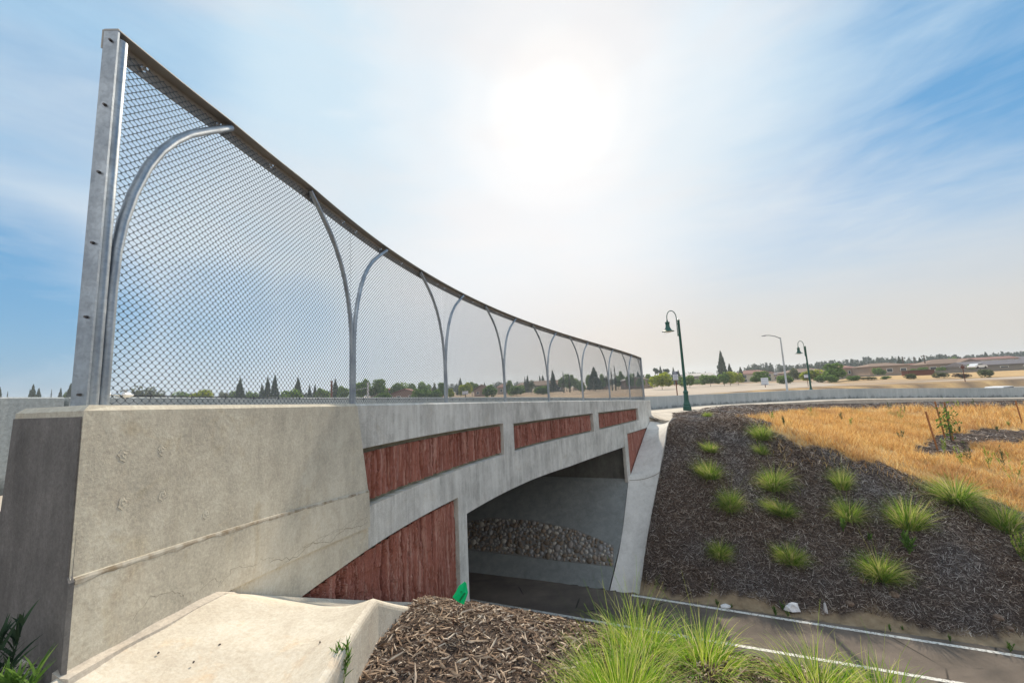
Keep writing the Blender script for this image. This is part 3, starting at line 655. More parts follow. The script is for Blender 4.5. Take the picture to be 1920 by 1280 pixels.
def barrier_mat():
    m=MT('barrier_wall_concrete',.85,.25); b=(.37,.41,.43)
    c=m.mix(m.rr(m.noise(.35,5),.35,.65),(.32,.36,.38),(.43,.46,.475)); st=m.noise(3.2,5,(1,1,.06),.7); c=m.mix(m.math('MULTIPLY',m.rr(st,.5,.72),.5),c,(.55,.58,.59)); st=m.noise(2.3,5,(1,1,.08),.7); c=m.mix(m.math('MULTIPLY',m.rr(st,.52,.74),.55),c,(.22,.25,.27))
    f=m.noise(2.4,6,(1,1,.5),.75); k=m.math('ADD',m.attr('hgt'),m.math('MULTIPLY',m.math('SUBTRACT',f,.5),-1.1)); c=m.mix(m.math('MULTIPLY',m.rr(k,-.62,-.82),.75),c,(.075,.085,.09))
    c=m.mix(.3,c,m.mix(m.rr(m.noise(40,4),.3,.7),(.2,.2,.2),(.8,.8,.8)),'OVERLAY'); m.color(c); m.bump(m.noise(20,5),.3,.01); return m.m
M['barrier']=barrier_mat()
def barrier(i0,i1,lab,trim0=0,trim1=0):
    mb=MB(); idx=list(range(i0,i1)); sweepline(mb,idx,bp)
    o=mb.build('concrete_barrier',M['barrier']); hg=o.data.attributes.new('hgt','FLOAT','POINT'); hg.data.foreach_set('value',np.tile(np.array([q[1] for q in bp],np.float32),len(idx))); tag(o,lab,'barrier','concrete barriers on the far side of the sidewalk'); return o
# exact joint at the visible gap
jp=np.array([LB[split-1],LB[split]]); 
def ins(P,i,y):
    t=(y-P[i-1,1])/(P[i,1]-P[i-1,1]); return P[i-1]*(1-t)+P[i]*t
a_=ins(LB,split,3.665);b_=ins(LB,split,3.705)
LB=np.vstack([LB[:split],a_,b_,LB[split:]]);NB=frame(LB)
barrier(0,split+1,'short grey concrete barrier at the left edge, ending in an open joint')
barrier(split+1,len(LB),'long blue-grey concrete barrier wall curving past the lamp posts to the right')
# stains at the barrier foot
m_=MT('black_foot_stain',.95,.1); m_.color((.10,.115,.12))
sw=MB(); sweepline(sw,[i for i in range(len(LB)) if LB[i,1]>2.6],[(.005,-.81),(2.12,-.83),(2.12,-1.25),(.005,-1.25)]); o=sw.build('sidewalk',M['walk']); tag(o,kind='structure')
rd=MB(); sweepline(rd,range(len(LB)),[(-.255,-.83),(-.255,-.9),(-24,-1.0),(-24,-.80)]); o=rd.build('road',M['road']); tag(o,kind='structure')
# sidewalk on the bridge between parapet and the swept walk, and its flare past the bridge end
sw2=MB(); ribbon(sw2,.2,19.9,lambda s:zt(s)-.66,lambda s:zt(s)-.8,-.17,-.55,n=60)
o=sw2.build('sidewalk',M['walk']);tag(o,kind='structure')
# side walk flare: apron from bridge end to lamp
fl=MB();E=[];ix=[j for j in range(len(LB)) if LB[j,1]>19.7 and LB[j,0]<17.5]
Wk=np.array([(LB[i,0]+NB[i,0]*2.10,LB[i,1]+NB[i,1]*2.10,LB[i,2]-.834) for i in ix])
Wo=cat([(6.75,19.0,-1.80),(7.10,18.05,-1.775),(8.3,19.4,-1.765),(9.6,21.0,-1.765),(11.2,23.2,-1.79),(13.5,26.0,-1.82),(16.8,28.4,-1.93)],10)
ti=np.linspace(0,1,len(Wk));to=np.linspace(0,1,len(Wo));tt=np.linspace(0,1,44)
wa=np.stack([np.interp(tt,ti,Wk[:,i]) for i in range(3)],1);wo=np.stack([np.interp(tt,to,Wo[:,i]) for i in range(3)],1)
for p,q in zip(wa,wo): E.append([p,q,q-np.array([0,0,.35]),p-np.array([0,0,.35])])
fl.loops(E);o=fl.build('sidewalk_flare',M['walk']);tag(o,kind='structure')
# ------------------------------------------------------------ underpass path with edge lines
def pp(a,b,z): return (a*.928+b*.373,-a*.373+b*.928,z)
def strip(name,a0,a1,b0,b1,z,mat,kind='structure'):
    n=60;V=[];
    for a in np.linspace(a0,a1,n): V+=[pp(a,b0,z),pp(a,b1,z)]
    k=np.arange(n-1)*2; o=mesh_np(name,np.array(V),np.stack([k,k+2,k+3,k+1],1),mat);tag(o,kind=kind);return o
strip('path',-40,40,9.5,12.98,-6.394,M['asphalt'])
# painted lines follow the measured, very slightly diverging edge
def line(p,q,w,name,ext=25):
    p=np.array(p);q=np.array(q);d=(q-p)/np.linalg.norm(q-p);n=np.array([-d[1],d[0]]);A=p-d*ext;B=q+d*25
    V=[(*(A-n*w/2),-6.389),(*(B-n*w/2),-6.389),(*(B+n*w/2),-6.389),(*(A+n*w/2),-6.389)]
    V2=[(x,y,z-.004) for x,y,z in V]
    o=MB().loops([V2,V]).build(name,M['paint']);tag(o,kind='structure');return o
line((3.49,12.49-.0),(10.78,9.41),.095,'path_edge_line',.25); line((-1.61,12.73),(8.65,8.76),.095,'path_centre_line')
# ------------------------------------------------------------ ground sheet
def zones(x,y):
    from math import pi
    poly=np.array([(14.6,22.3),(17.7,25.4),(22.8,28.3),(28,28.2),(31.5,28),(36,28),(48,29),(70,29),(70,-5),(20,3),(15.62,12.58),(15.09,13.06),(14.53,13.6),(13.46,13.9),(12.08,14.34),(10.95,15.25),(10.7,16.72),(11.6,19)])
    def inside(px,py,pl):
        r=np.zeros(px.shape,bool);j=len(pl)-1
        for i in range(len(pl)):
            xi,yi=pl[i];xj,yj=pl[j];c=((yi>py)!=(yj>py))&(px<(xj-xi)*(py-yi)/(yj-yi+1e-9)+xi);r^=c;j=i
        return r
    wx=x+.22*np.sin(y*1.7)+.16*np.sin(y*4.1+x)+.08*np.sin(y*9+x*3);wy=y+.22*np.sin(x*1.3+1)+.15*np.sin(x*3.7)+.08*np.sin(x*10)
    g=inside(wx,wy,poly)
    hole1=np.array([(17.9,18.0),(17.0,16.8),(18.6,17.0),(20.8,18.4),(24.5,19.6),(27,19.5),(29,21.8),(26,22.4),(23.6,21.6),(20.8,19.9)]); hole2=np.array([(17.5,13.6),(18.6,14.5),(22,14.4),(24,12),(21,11),(18,12)])
    g&=~inside(wx,wy,hole1); g&=~inside(wx,wy,hole2)
    return g
def axis(a,b,st,lo,hi,gr=1.13):
    c=list(np.arange(a,b+1e-6,st));s=st;x=b
    while x<hi: s*=gr;x+=s;c.append(x)
    s=st;x=a;pre=[]
    while x>lo: s*=gr;x-=s;pre.append(x)
    return np.array(pre[::-1]+c)
def ground():
    gx=np.concatenate([axis(-4,19,.16,-1300,19,1.12)[:-1],axis(19,50,.4,19,1300,1.14)]);gy=axis(.6,30,.16,-200,1300,1.12); gx=gx[(gx>-1500)&(gx<1500)];gy=gy[(gy>-300)&(gy<1500)]
    gx=np.unique(np.round(gx,4));X,Y=np.meshgrid(gx,gy);z=Zc(X.ravel(),Y.ravel())
    x=X.ravel();y=Y.ravel()
    b=.373*x+.928*y
    # road bed keeps the soil below the road and sidewalk
    d=np.full(len(x),1e9);tz=np.zeros(len(x)); sel=(x>-25)&(x<90)&(y>-12)&(y<60);ii=np.where(sel)[0]
    LBs=LB[::2];NBs=NB[::2]
    for c in range(0,len(ii),20000):
        k=ii[c:c+20000];dx=x[k,None]-LBs[None,:,0];dy=y[k,None]-LBs[None,:,1];j=np.argmin(dx*dx+dy*dy,1);q=np.arange(len(k))
        o=dx[q,j]*NBs[j,0]+dy[q,j]*NBs[j,1];m=(o>-24.1)&(o<2.0);tz=LBs[j,2]-1.02
        z[k]=np.where(m&(z[k]>tz),tz,z[k])
    ny,nx=X.shape;a=(np.arange(ny-1)[:,None]*nx+np.arange(nx-1)[None]).ravel()
    g=zones(x,y);field=(y>34.5)|((x<-3)&(y<-5))|(x<-14)|((y>26)&(x<9))
    gold=g.astype(float); 
    strip=(x>30)&(y>35.5)&(y<np.interp(x,[30,43,59,83,140],[66,69,69.5,59,45])); slope_=(x>y*.83)&(y>np.interp(x,[50,75,100,140],[104,90,72,60]))&(y<135)&(x<170)
    field=field&~strip; gold=np.where(strip,.45+.35*np.sin(x*.9+y*2)*np.sin(y*.7),gold); gold=np.where(slope_,.75,gold).clip(0,1)
    dirt=((b>12.95)&(b<13.32+.12*np.sin(x*2.3)+.08*np.sin(x*5))&(x>3)).astype(float)
    # strips of dry verge beyond the barrier on the right
    o=mesh_np('ground',np.stack([x,y,z],1),np.stack([a,a+1,a+1+nx,a+nx],1),M['ground'],smooth=True,attr={'gold':gold,'field':field.astype(float),'dirt':dirt})
    tag(o,kind='structure')
ground()
# far pale lot and cross road, lying on the flat field
def sheet(name,pix,mat,dz):
    P=[];
    for u,v in pix:
        r=ray(u,v);t=(-2.3+dz)/r[2];P.append((r[0]*t,r[1]*t,-2.3+dz))
    P2=[(x,y,z-.05) for x,y,z in P];o=MB().loops([P2,P]).build(name,mat);tag(o,kind='structure')
sheet('far_road',[(1205,742),(1205,724.5),(1350,720.5),(1470,717),(1560,714.3),(1750,709.0),(1935,705),(1935,709),(1850,711),(1700,716.5),(1560,723),(1420,731),(1300,740)],M['lot'],.02)
# ------------------------------------------------------------ chain link fence
SP=2.4384; HF=2.10
def HFs(s): return float(np.interp(s,[-.12,.7,1.6,3],[1.935,2.05,2.115,2.10]))
fence=empty('chain_link_fence',pt(0,0,zt(0))); tag(fence,'tall galvanised chain link fence with Y-shaped arched posts along the bridge parapet','fence')
FP_=lambda o:PP(o,fence)
ARC=[(0,-.02),(0,.3),(0,.60),(.008,.80),(.03,.98),(.072,1.17),(.14,1.38),(.215,1.54),(.30,1.67),(.40,1.79),(.52,1.895),(.63,1.985),(.735,2.068)]
def zr_(s): return zt(s)
for k in range(9):
    s0=k*SP
    if k<8:
        mb=MB(); mb.tube([pt(s0+(-.018 if k==0 else .020)+d,.03,zt(s0+d)+h*(1-(1-HFs(s0+d)/HF)*min(1,max(0,(h-.3)/1.7)))) for d,h in ARC],.024,10); FP_(mb.build('arched_tube',M['galv'],smooth=True))
    if k>0:
        mb=MB(); mb.tube([pt(s0-.020-d if k<8 else s0-.03-d,.03,zt(s0-d)+h*(1-(1-HFs(s0-d)/HF)*min(1,max(0,(h-.3)/1.7)))) for d,h in ARC],.023,10); FP_(mb.build('arched_tube',M['galv'],smooth=True))
# end posts: round tube plus flat bolted plate
for k,(s0,sg) in enumerate(((-.073,-1),(8*SP+.03,1))):
    mb=MB(); mb.tube([pt(s0,.03,zt(s0)-.02),pt(s0,.03,zt(s0)+HFs(s0)-.035)],.028,14); FP_(mb.build('end_post',M['galv'],smooth=True))
    mb=MB(); a,b=s0+sg*.046,s0+sg*.036; a2=s0-sg*.0
    z0,z1=zt(s0)-.01,zt(s0)+HFs(s0)
    mb.loops([[pt(a,-.012,z),pt(a,.060,z),pt(b,.060,z),pt(b,-.004,z),pt(s0+sg*-.03,-.004,z),pt(s0+sg*-.03,-.012,z)] for z in (z0,z1)])
    pl=FP_(mb.build('end_plate',M['galv']))
    for i in range(6):
        h=.06+i*.362; mb=MB(); s_=a
        c=np.array(pt(s_,.03,zt(s0)+h)); d=np.array(pt(s_+sg*.012,.03,zt(s0)+h)); mb.tube([c,d],[.0075,.006],6)
        o=mb.build('bolt',M['bolt']); o.parent=pl; o.matrix_parent_inverse=pl.matrix_world.inverted()@Matrix.Identity(4)
        o.matrix_parent_inverse=Matrix.Translation(-fence.location) if False else (Matrix.Translation(-Vector(fence.location))@Matrix.Identity(4)).inverted()@Matrix.Translation(-Vector(fence.location)) 
# top rail: angle with cap plate
mb=MB();L=[]
for s in np.linspace(-.12,8*SP+.08,100):
    z=zt(s)+HFs(s); L.append([pt(s,-.020,z-.105),pt(s,-.020,z),pt(s,.062,z),pt(s,.062,z-.006),pt(s,-.012,z-.006),pt(s,-.012,z-.105)])
mb.loops(L); rail=FP_(mb.build('top_rail',M['rail']))
for k in range(8):
    for j in range(5):
        s=k*SP+.09+j*(SP-.14)/4.2; z=zt(s)+HFs(s)-.058
        mb=MB(); c0=np.array(pt(s,-.012,z));c1=np.array(pt(s,.004,z)); c2=np.array(pt(s,.022,z))
        mb.tube([c0,c0*.3+c1*.7],.017,8); mb.tube([c0*.3+c1*.7,c2],.008,6); FP_(mb.build('clip_bolt',M['zinc']))
# wire mesh, one woven panel per bay
def weave(s0,s1):
    W=.0225;hh=.0225;r=.0023;amp=.0034; z0,z1=.015,HF-.03
    n=int(round((s1-s0)/W)); nz=int((z1-z0)/hh); fine=3 if s0<2.5 else 1
    V=[];Fc=[];cnt=0
    ss=np.arange(nz*fine+1)/fine; tri=np.abs((ss%2)-1)      # 1..0..1
    rr=3 if s0>2 else 4
    if fine>1: tri=.5-.5*np.cos(np.pi*(1-tri)); tri=1-tri; tri=tri*.45+.55*np.abs((ss%2)-1)
    zz=z0+ss*hh
    zline=np.interp(np.linspace(s0,s1+W,60),_S,_Zp)
    m=len(ss)
    for i in range(n):
        par=i%2
        t=tri if par==0 else 1-tri
        S=s0+(i+(t if par==0 else t))*W
        S=s0+i*W+W*(t*1.0)
        z=np.interp(S,_S,_Zp)+zz*np.interp(S,[-.12,.7,1.6,3],[1.935/2.1,2.05/2.1,1.006,1.0])
        off=amp*np.cos(np.pi*ss+(np.pi if par else 0))*.0-.004+amp*np.where((np.arange(m)%2)==0,1,-1)*(1 if fine==1 else .0)
        if fine>1: off=-.004+amp*np.sin(np.pi*(ss+.5))*(1 if par==0 else -1)
        x=np.interp(S,_S,_X);y=np.interp(S,_S,_Y);h=np.interp(S,_S,_h)
        c=np.cos(h);s_=np.sin(h); C=np.stack([x+off*c,y-off*s_,z],1)
        a=np.stack([s_*0+c,-s_,0*c],1);b=np.stack([s_*.7,c*.7,np.full(m,-.7)*np.where(True,1,1)],1)
        for k in range(rr):
            an=2*np.pi*k/rr; V.append(C+r*(np.cos(an)*a+np.sin(an)*np.stack([s_,c,0*c],1)*1.2))
        base=cnt+np.arange(m-1)
        for k in range(rr):
            k2=(k+1)%rr; A=base+k*m;B=base+k2*m; Fc.append(np.stack([A,B,B+1,A+1],1))
        cnt+=rr*m
    return np.concatenate(V),np.concatenate(Fc)
for k in range(8):
    V,Fc=weave(k*SP-(.05 if k==0 else 0),(k+1)*SP); FP_(mesh_np('wire_mesh',V,Fc,M['wire'],smooth=False))
# tension wire and its end fitting
mb=MB(); mb.tube([pt(s,-.018,zt(s)+.062) for s in np.linspace(.02,8*SP,120)],.0035,6); FP_(mb.build('tension_wire',M['dpole']))
mb=MB(); mb.tube([pt(s,-.010,zt(s)+.064) for s in (.02,.045,.05,.07)],[.016,.016,.006,.006],8); mb.tube([pt(s,-.010,zt(s)+.064) for s in (.065,.11,.118,.15,.152,.17)],[.004,.008,.018,.018,.010,.009],8)
mb.tube([pt(.13,-.010,zt(.13)+.045),pt(.13,-.010,zt(.13)+.09)],.009,8); FP_(mb.build('wire_tensioner',M['zinc'],smooth=True))
for k in range(8):
    for j in range(1,9):
        s=k*SP+j*SP/9; mb=MB(); mb.tube([pt(s,-.006,zt(s)+.048),pt(s,0,zt(s)+.062),pt(s,-.006,zt(s)+.076)],.0035,4); FP_(mb.build('tie_clip',M['dpole']))

# ------------------------------------------------------------ gooseneck lamps
def lamp(p,yaw,sc,label,first=None):
    g='green gooseneck lamps along the sidewalk'
    e=empty('street_lamp',p,yaw); e.scale=(sc,)*3; tag(e,label,'street lamp',g)
    if first:
        for ch in first.children: c=ch.copy(); COL.objects.link(c); c.parent=e
        return e
    MB().lathe([(.20,0),(.20,.05),(.19,.20),(.165,.24),(.165,.27),(.175,.29),(.13,.42),(.115,.50),(.11,.85),(.125,.87),(.125,.92),(.095,.97),(.075,1.0)],n=16).build('base',M['green'],e)
    MB().lathe([(.072,.98),(.058,4.55),(.062,4.56),(.062,4.60),(.03,4.63),(.001,4.64)],n=14).build('pole',M['green'],e,smooth=True)
    pts=[(-.11,0,3.75),(-.11,0,4.3)]+[(-.11-.27+.27*math.cos(a),0,4.72+.36*math.sin(a)) for a in np.linspace(0,math.pi,14)]+[(-.65,0,4.6),(-.65,0,4.52)]
    b=MB().tube(pts,.022,8); b.tube([(-.11,0,3.83),(.0,0,3.83)],.025,6); b.tube([(-.11,0,4.4),(.0,0,4.4)],.03,6); b.build('gooseneck_arm',M['green'],e,smooth=True)
    c=(-.65,0,0)
    MB().lathe([(.03,4.60),(.045,4.55),(.045,4.50),(.11,4.49),(.12,4.45),(.10,4.42),(.10,4.28),(.12,4.20),(.17,4.10),(.19,4.06),(.30,4.02),(.30,4.0),(.2,4.005)],c,20).build('bell_shade',M['green'],e,smooth=True)
    MB().lathe([(.18,4.02),(.18,3.985),(.10,3.95),(.001,3.94)],c,16).build('lens',M['glass'],e,smooth=True)
    return e
p1=at(1289,769,20.8); L1=lamp((p1[0],p1[1],p1[2]),R(12),1.06,'larger dark green gooseneck lamp standing where the sidewalk leaves the bridge')
p2=at(1523.5,750,33.2); lamp(tuple(p2),R(6),1.0,'smaller dark green gooseneck lamp farther along the sidewalk in front of the barrier',L1)
fp=MB();
for p,sc in ((p1,1.06),(p2,1.0)):
    pass
# ------------------------------------------------------------ cobra-head light, signs
def base_on(u,D,ytop=None): 
    r=ray(u,700); x=r[0]*D/r[1]; return x,D,float(Z(np.array([x]),np.array([D]))[0])
def dtop(u,v,D): return float(at(u,v,D)[2])
x,y,z=base_on(1472,58); zt_=dtop(1458,633,58)
cl=empty('light_pole',(x,y,z)); tag(cl,'tall grey cobra head street light behind the barrier','street light')
H_=zt_-z
MB().lathe([(.17,0),(.17,.1),(.14,.15),(.12,H_*.5),(.085,H_)],n=12).build('pole',M['pole'],cl,smooth=True)
MB().tube([(0,0,H_-.12),(-.8,0,H_+.25),(-1.6,0,H_+.42),(-2.1,0,H_+.42)],[.06,.055,.05,.045],8).build('mast_arm',M['dpole'],cl,smooth=True)
MB().loops([[(-2.0,-.06,H_+.38),(-2.0,.06,H_+.38),(-2.0,.06,H_+.47),(-2.0,-.06,H_+.47)],[(-2.3,-.15,H_+.33),(-2.3,.15,H_+.33),(-2.3,.12,H_+.48),(-2.3,-.12,H_+.48)],[(-2.75,-.12,H_+.33),(-2.75,.12,H_+.33),(-2.75,.06,H_+.40),(-2.75,-.06,H_+.40)]]).build('lamp_head',M['dpole'],cl)
def sign(u,D,ytop,wpx,hpx,label,navy=False,ybase=None,post='rust',lines=5,tilt=0):
    x,y,z=base_on(u,D); zt_=dtop(u,ytop,D); 
    if ybase: z=dtop(u,ybase,D)-.25
    e=empty('sign',(x,y,z),-math.atan2(x,y)); tag(e,label,'sign'); H=zt_-z; k=D/F_PX; W=wpx*k;Hh=hpx*k
    MB().box((-.04,0.02,0),(.04,.08,H-Hh*.3)).build('post',M[post],e)
    pn_=MB().box((-W/2,-.01,H-Hh),(W/2,.015,H)).build('panel',M['white'],e,bevel=.004)
    if navy: MB().box((-W/2*.98,-.016,H-Hh*.34),(W/2*.98,-.011,H-.01)).build('header',M['navy'],e)
    g=np.random.default_rng(int(u)); tx=MB();
    top=H-Hh*(.42 if navy else .14);bot=H-Hh*.92
    for i in range(lines):
        z_=top+(bot-top)*i/(lines-1); x_=-W*.40
        while x_<W*.36:
            w_=g.uniform(.05,.16)*W; w_=min(w_,W*.42-x_); tx.box((x_,-.018,z_-.022*k*40*.5),(x_+w_,-.0155 if not navy else -.014,z_+.022*k*40*.5)); x_+=w_+.03*W
    tx.build('lettering',M['ink'],e)
    if navy:
        t2=MB()
        for i in range(2):
            z_=H-Hh*(.10+.13*i);
            for j in range(3): t2.box((-W*.3+j*W*.2,-.020,z_-Hh*.03),(-W*.3+j*W*.2+W*.14,-.0165,z_+Hh*.03))
        t2.build('header_lettering',M['white'],e)
    return e
sign(1266,31,696,8.6,16,'white notice sign with a navy header left of the larger green lamp',True,738)
sign(1432,46,708,11.5,13,'small white notice sign on a short brown post behind the barrier',False,722,lines=4)
sign(1512,75,702,8,6,'plain white sign on a rusty post just left of the smaller green lamp',False,722,lines=3)
sign(871,60,733,11,6,'low white sign with a dark post seen through the fence mesh',False,742,lines=3)
def diamond():
    D=62;x,y,z=base_on(1807,D); zc=dtop(1805,688,D); e=empty('stop_sign',(x,y,z),-math.atan2(x,y)); tag(e,'brown-red octagonal sign on a rusty post seen from behind at the cross road','sign')
    H=zc-z; MB().box((-.05,-.03,0),(.05,.03,H+.45)).build('post',M['rust'],e)
    def ngon(n,r,yy,ph): return [[(r*math.cos(2*math.pi*(i+ph)/n),y_,H+r*math.sin(2*math.pi*(i+ph)/n)) for i in range(n)] for y_ in yy]
    MB().loops(ngon(4,.36,(.03,.045),0)).build('diamond_panel',M['white'],e); MB().loops(ngon(8,.26,(-.06,-.04),.5)).build('octagon_panel',M['rust'],e)
diamond()
# thin pole seen through the mesh, utility poles
for i,(u,yt,yb,D,lab) in enumerate(((1697,668,697,150,'shorter wooden utility pole with a crossarm, left of the other by the red-roofed house'),(1738,665,700,140,'tallest wooden utility pole with a crossarm in front of the red-roofed house'),(1719,668,690,190,'thin bare utility pole between the two with crossarms'))):
    x,y,z=base_on(u,D); H=dtop(u,yt,D)-z; e=empty('utility_pole',(x,y,z),.15); tag(e,lab,'utility pole','utility poles near the houses')
    MB().lathe([(.22,0),(.15,H)],n=8).build('pole',M['uwood'],e)
    if i<2: MB().box((-1.3,-.08,H-.5),(1.3,.08,H-.32)).build('crossarm',M['uwood'],e)
x,y,z=base_on(690,70); e=empty('steel_post',(x,y,z)); tag(e,'slim galvanised post with a side bar seen through the second fence bay','post')
H=dtop(690,716,70)-z; MB().box((-.16,-.1,0),(.16,.1,H)).build('upright',M['pole'],e); MB().tube([(0,0,H-1.0),(-3.5,0,H-1.5)],.06,6).build('side_bar',M['pole'],e)
x,y,z=base_on(998/1.0*0+1388,190) 
# ------------------------------------------------------------ houses
def house(u0,u1,yr,ye,yb,D,roof,wall,label,kind='hip',wins=3,dep=12,two=False,solar=False,g='tract houses beyond the open lot'):
    uc=(u0+u1)/2; r=ray(uc,700); x=r[0]*D/r[1]; z=dtop(uc,yb,D); zg=float(Z(np.array([x]),np.array([D]))[0]); z=min(z,zg+.05)
    W=(ray(u1,700)[0]-ray(u0,700)[0])*D/r[1]; He=dtop(uc,ye,D)-z; Hr=dtop(uc,yr,D)-z
    phi=-math.atan2(x,D)*.45; W=W*math.cos(phi*.5)
    e=empty('house',(x,D,z),phi); tag(e,label,'house',g)
    MB().box((-W/2+.4,0,-.6),(W/2-.4,dep,He)).build('wall',M[wall],e)
    ov=.5;mb=MB();a,b=-W/2-ov+.4,W/2+ov-.4
    if kind=='hip':
        ins=min(W*.32,dep*.5); mb.add([(a,-ov,He),(b,-ov,He),(b,dep+ov,He),(a,dep+ov,He),(a+ins,dep/2,Hr),(b-ins,dep/2,Hr),(a,-ov,He-.18),(b,-ov,He-.18),(b,dep+ov,He-.18),(a,dep+ov,He-.18)],[(0,1,5,4),(1,2,5),(2,3,4,5),(3,0,4),(6,7,1,0),(7,8,2,1),(8,9,3,2),(9,6,0,3),(9,8,7,6)])
    elif kind=='side':
        mb.add([(a,-ov,He),(b,-ov,He),(b,dep+ov,He),(a,dep+ov,He),(a,dep/2,Hr),(b,dep/2,Hr),(a,-ov,He-.18),(b,-ov,He-.18),(b,dep+ov,He-.18),(a,dep+ov,He-.18)],[(0,1,5,4),(1,2,5),(2,3,4,5),(3,0,4),(6,7,1,0),(7,8,2,1),(8,9,3,2),(9,6,0,3),(9,8,7,6)])
    else:
        c=(a+b)/2; mb.add([(a,-ov,He),(c,-ov,Hr),(b,-ov,He),(a,dep+ov,He),(c,dep+ov,Hr),(b,dep+ov,He),(a,-ov,He-.22),(c,-ov,Hr-.22),(b,-ov,He-.22),(a,dep+ov,He-.22),(c,dep+ov,Hr-.22),(b,dep+ov,He-.22)],[(0,1,4,3),(1,2,5,4),(6,9,10,7),(7,10,11,8),(0,6,7,1),(1,7,8,2),(3,4,10,9),(4,5,11,10),(0,3,9,6),(2,8,11,5)])
        MB().loops([[(a+.9,y_,He-.01),(b-.9,y_,He-.01),(c,y_,Hr-.35)] for y_ in (0.02,dep-.02)]).build('gable',M[wall],e)
    rf=mb.build('roof',M[roof],e)
    if kind=='hip' and W>14:
        cx=W*.2; MB().add([(cx-3,-ov-1.5,He+.02),(cx,-ov-1.5,He+(Hr-He)*.7),(cx+3,-ov-1.5,He+.02),(cx-3,dep*.4,He+.02),(cx,dep*.4,He+(Hr-He)*.7),(cx+3,dep*.4,He+.02)],[(0,1,4,3),(1,2,5,4),(0,2,1),(0,3,5,2)]).build('cross_gable',M[roof],e)
        MB().box((cx-2.5,-1.5,-.6),(cx+2.5,-.01,He-.0)).build('wing_wall',M[wall],e)
    if solar: 
        sy=(dep/2+ov);sl_=(Hr-He)/sy
        MB().add([(-W*.25,.3,He+sl_*.8+.12),(W*.12,.3,He+sl_*.8+.12),(W*.12,dep*.4,He+sl_*(dep*.4+ov)+.12),(-W*.25,dep*.4,He+sl_*(dep*.4+ov)+.12),(-W*.25,.3,He+sl_*.8+.02),(W*.12,.3,He+sl_*.8+.02),(W*.12,dep*.4,He+sl_*(dep*.4+ov)+.02),(-W*.25,dep*.4,He+sl_*(dep*.4+ov)+.02)],[(0,1,2,3),(4,7,6,5),(0,4,5,1),(1,5,6,2),(2,6,7,3),(3,7,4,0)]).build('solar_panel',M['solar'],rf)
    rows=[.5] if He<3.6 else [.28,.72]
    for rw in rows:
        for i in range(wins):
            cx=-W/2+W*(i+.6)/(wins+.2); zc=He*rw; hw=min(.8,W*.06);hh=min(.6,He*.16)
            if abs(cx-W*.2)<3.2 and W>14 and kind=='hip': yy=-1.52
            else: yy=-.02
            f=MB().box((cx-hw-.12,yy-.05,zc-hh-.12),(cx+hw+.12,yy,zc+hh+.12)).build('window',M['trim'],e)
            MB().box((cx-hw,yy-.08,zc-hh),(cx+hw,yy-.055,zc+hh)).build('pane',M['win'],f)
Hs=[(694,740,727.5,731,748,150,'roof_pink','stucco_tan','house with a rose-brown roof carrying pale solar panels, behind the second fence bay','hip',3,12,0,1),
(734,782,728,737,748,120,'roof_pink','stucco_rose','low pink-brown gabled house just right of the solar-panelled one','gable',2),
(804,832,725,729,742,200,'roof_grey','stucco_tan','grey roofed house between the second and third fence bays','hip',2,12,0,1),
(886,918,720,730,741,150,'roof_tan','stucco_rose','brown gabled house in the third fence bay','gable',2),
(930,962,719,725,738,180,'roof_pink','stucco_tan','pinkish roofed house at the fourth fence bay','hip',2),
(966,998,717,722,733,200,'roof_tan','stucco_grey','small tan roofed house left of the wide barn-like one','hip',2),
(1000,1056,712.5,721,731,170,'roof_tan','stucco_grey','wide house with a long tan ridge roof behind the bushes in the fourth bay','side',3),
(1076,1096,712,717,728,200,'roof_pale','stucco_tan','pale roofed house half behind the fifth fence post','hip',2),
(1122,1144,711,717,726,180,'roof_pink','stucco_rose','small rose house between the big conifer and the cypresses','hip',2),
(1168,1214,705.5,712,724,150,'roof_pale','stucco_tan','pale gabled house at the right end of the fence','gable',2),
(1205,1223,706.5,710.5,723,150,'roof_tan','stucco_rose','narrow brown house just past the end of the fence','side',1),
(1287,1338,699,704,720,210,'roof_pale','stucco_grey','whitish long roofed house right of the larger green lamp','side',3),
(1386,1448,693,700,717,190,'roof_pink','stucco_cream','two-storey cream house with a red-brown hip roof beside the tall conifer','hip',3,12,1),
(1445,1482,697,702,714,210,'roof_grey','stucco_tan','grey roofed house behind the cobra head light','hip',2),
(1478,1552,690,697,714,190,'roof_tan','stucco_tan','long brown two-storey house behind the smaller green lamp','hip',4,12,1),
(1580,1606,684,689,702,150,'roof_pink','stucco_tan','small tan house right of the big round green tree','hip',1),
(1608,1642,687,693,700,150,'roof_grey','stucco_grey','low grey roofed house left of the big tan one','side',2),
(1636,1702,679,685,699,135,'roof_tan','stucco_tan','large tan house with a blank side wall left of the utility poles','hip',3,12,1),
(1702,1757,680,687.5,696,150,'roof_red','stucco_tan','house with a bright red tile roof behind the utility poles','hip',3),
(1752,1836,671,680,692,135,'roof_tan','stucco_tan','two-storey tan house with many upstairs windows right of the red roof','hip',5,12,1),
(1812,1900,668.5,673,688,175,'roof_pink','stucco_cream','long rose roofed house behind the grey roof at the right','side',4),
(1836,1935,674,682,688,120,'roof_grey','stucco_grey','low house with a wide slate-grey roof at the right edge','side',3),
(1895,1960,667,673,686,170,'roof_grey','stucco_rose','mauve roofed house cut by the right edge of the photo','hip',2)]
for h in Hs: house(*h)
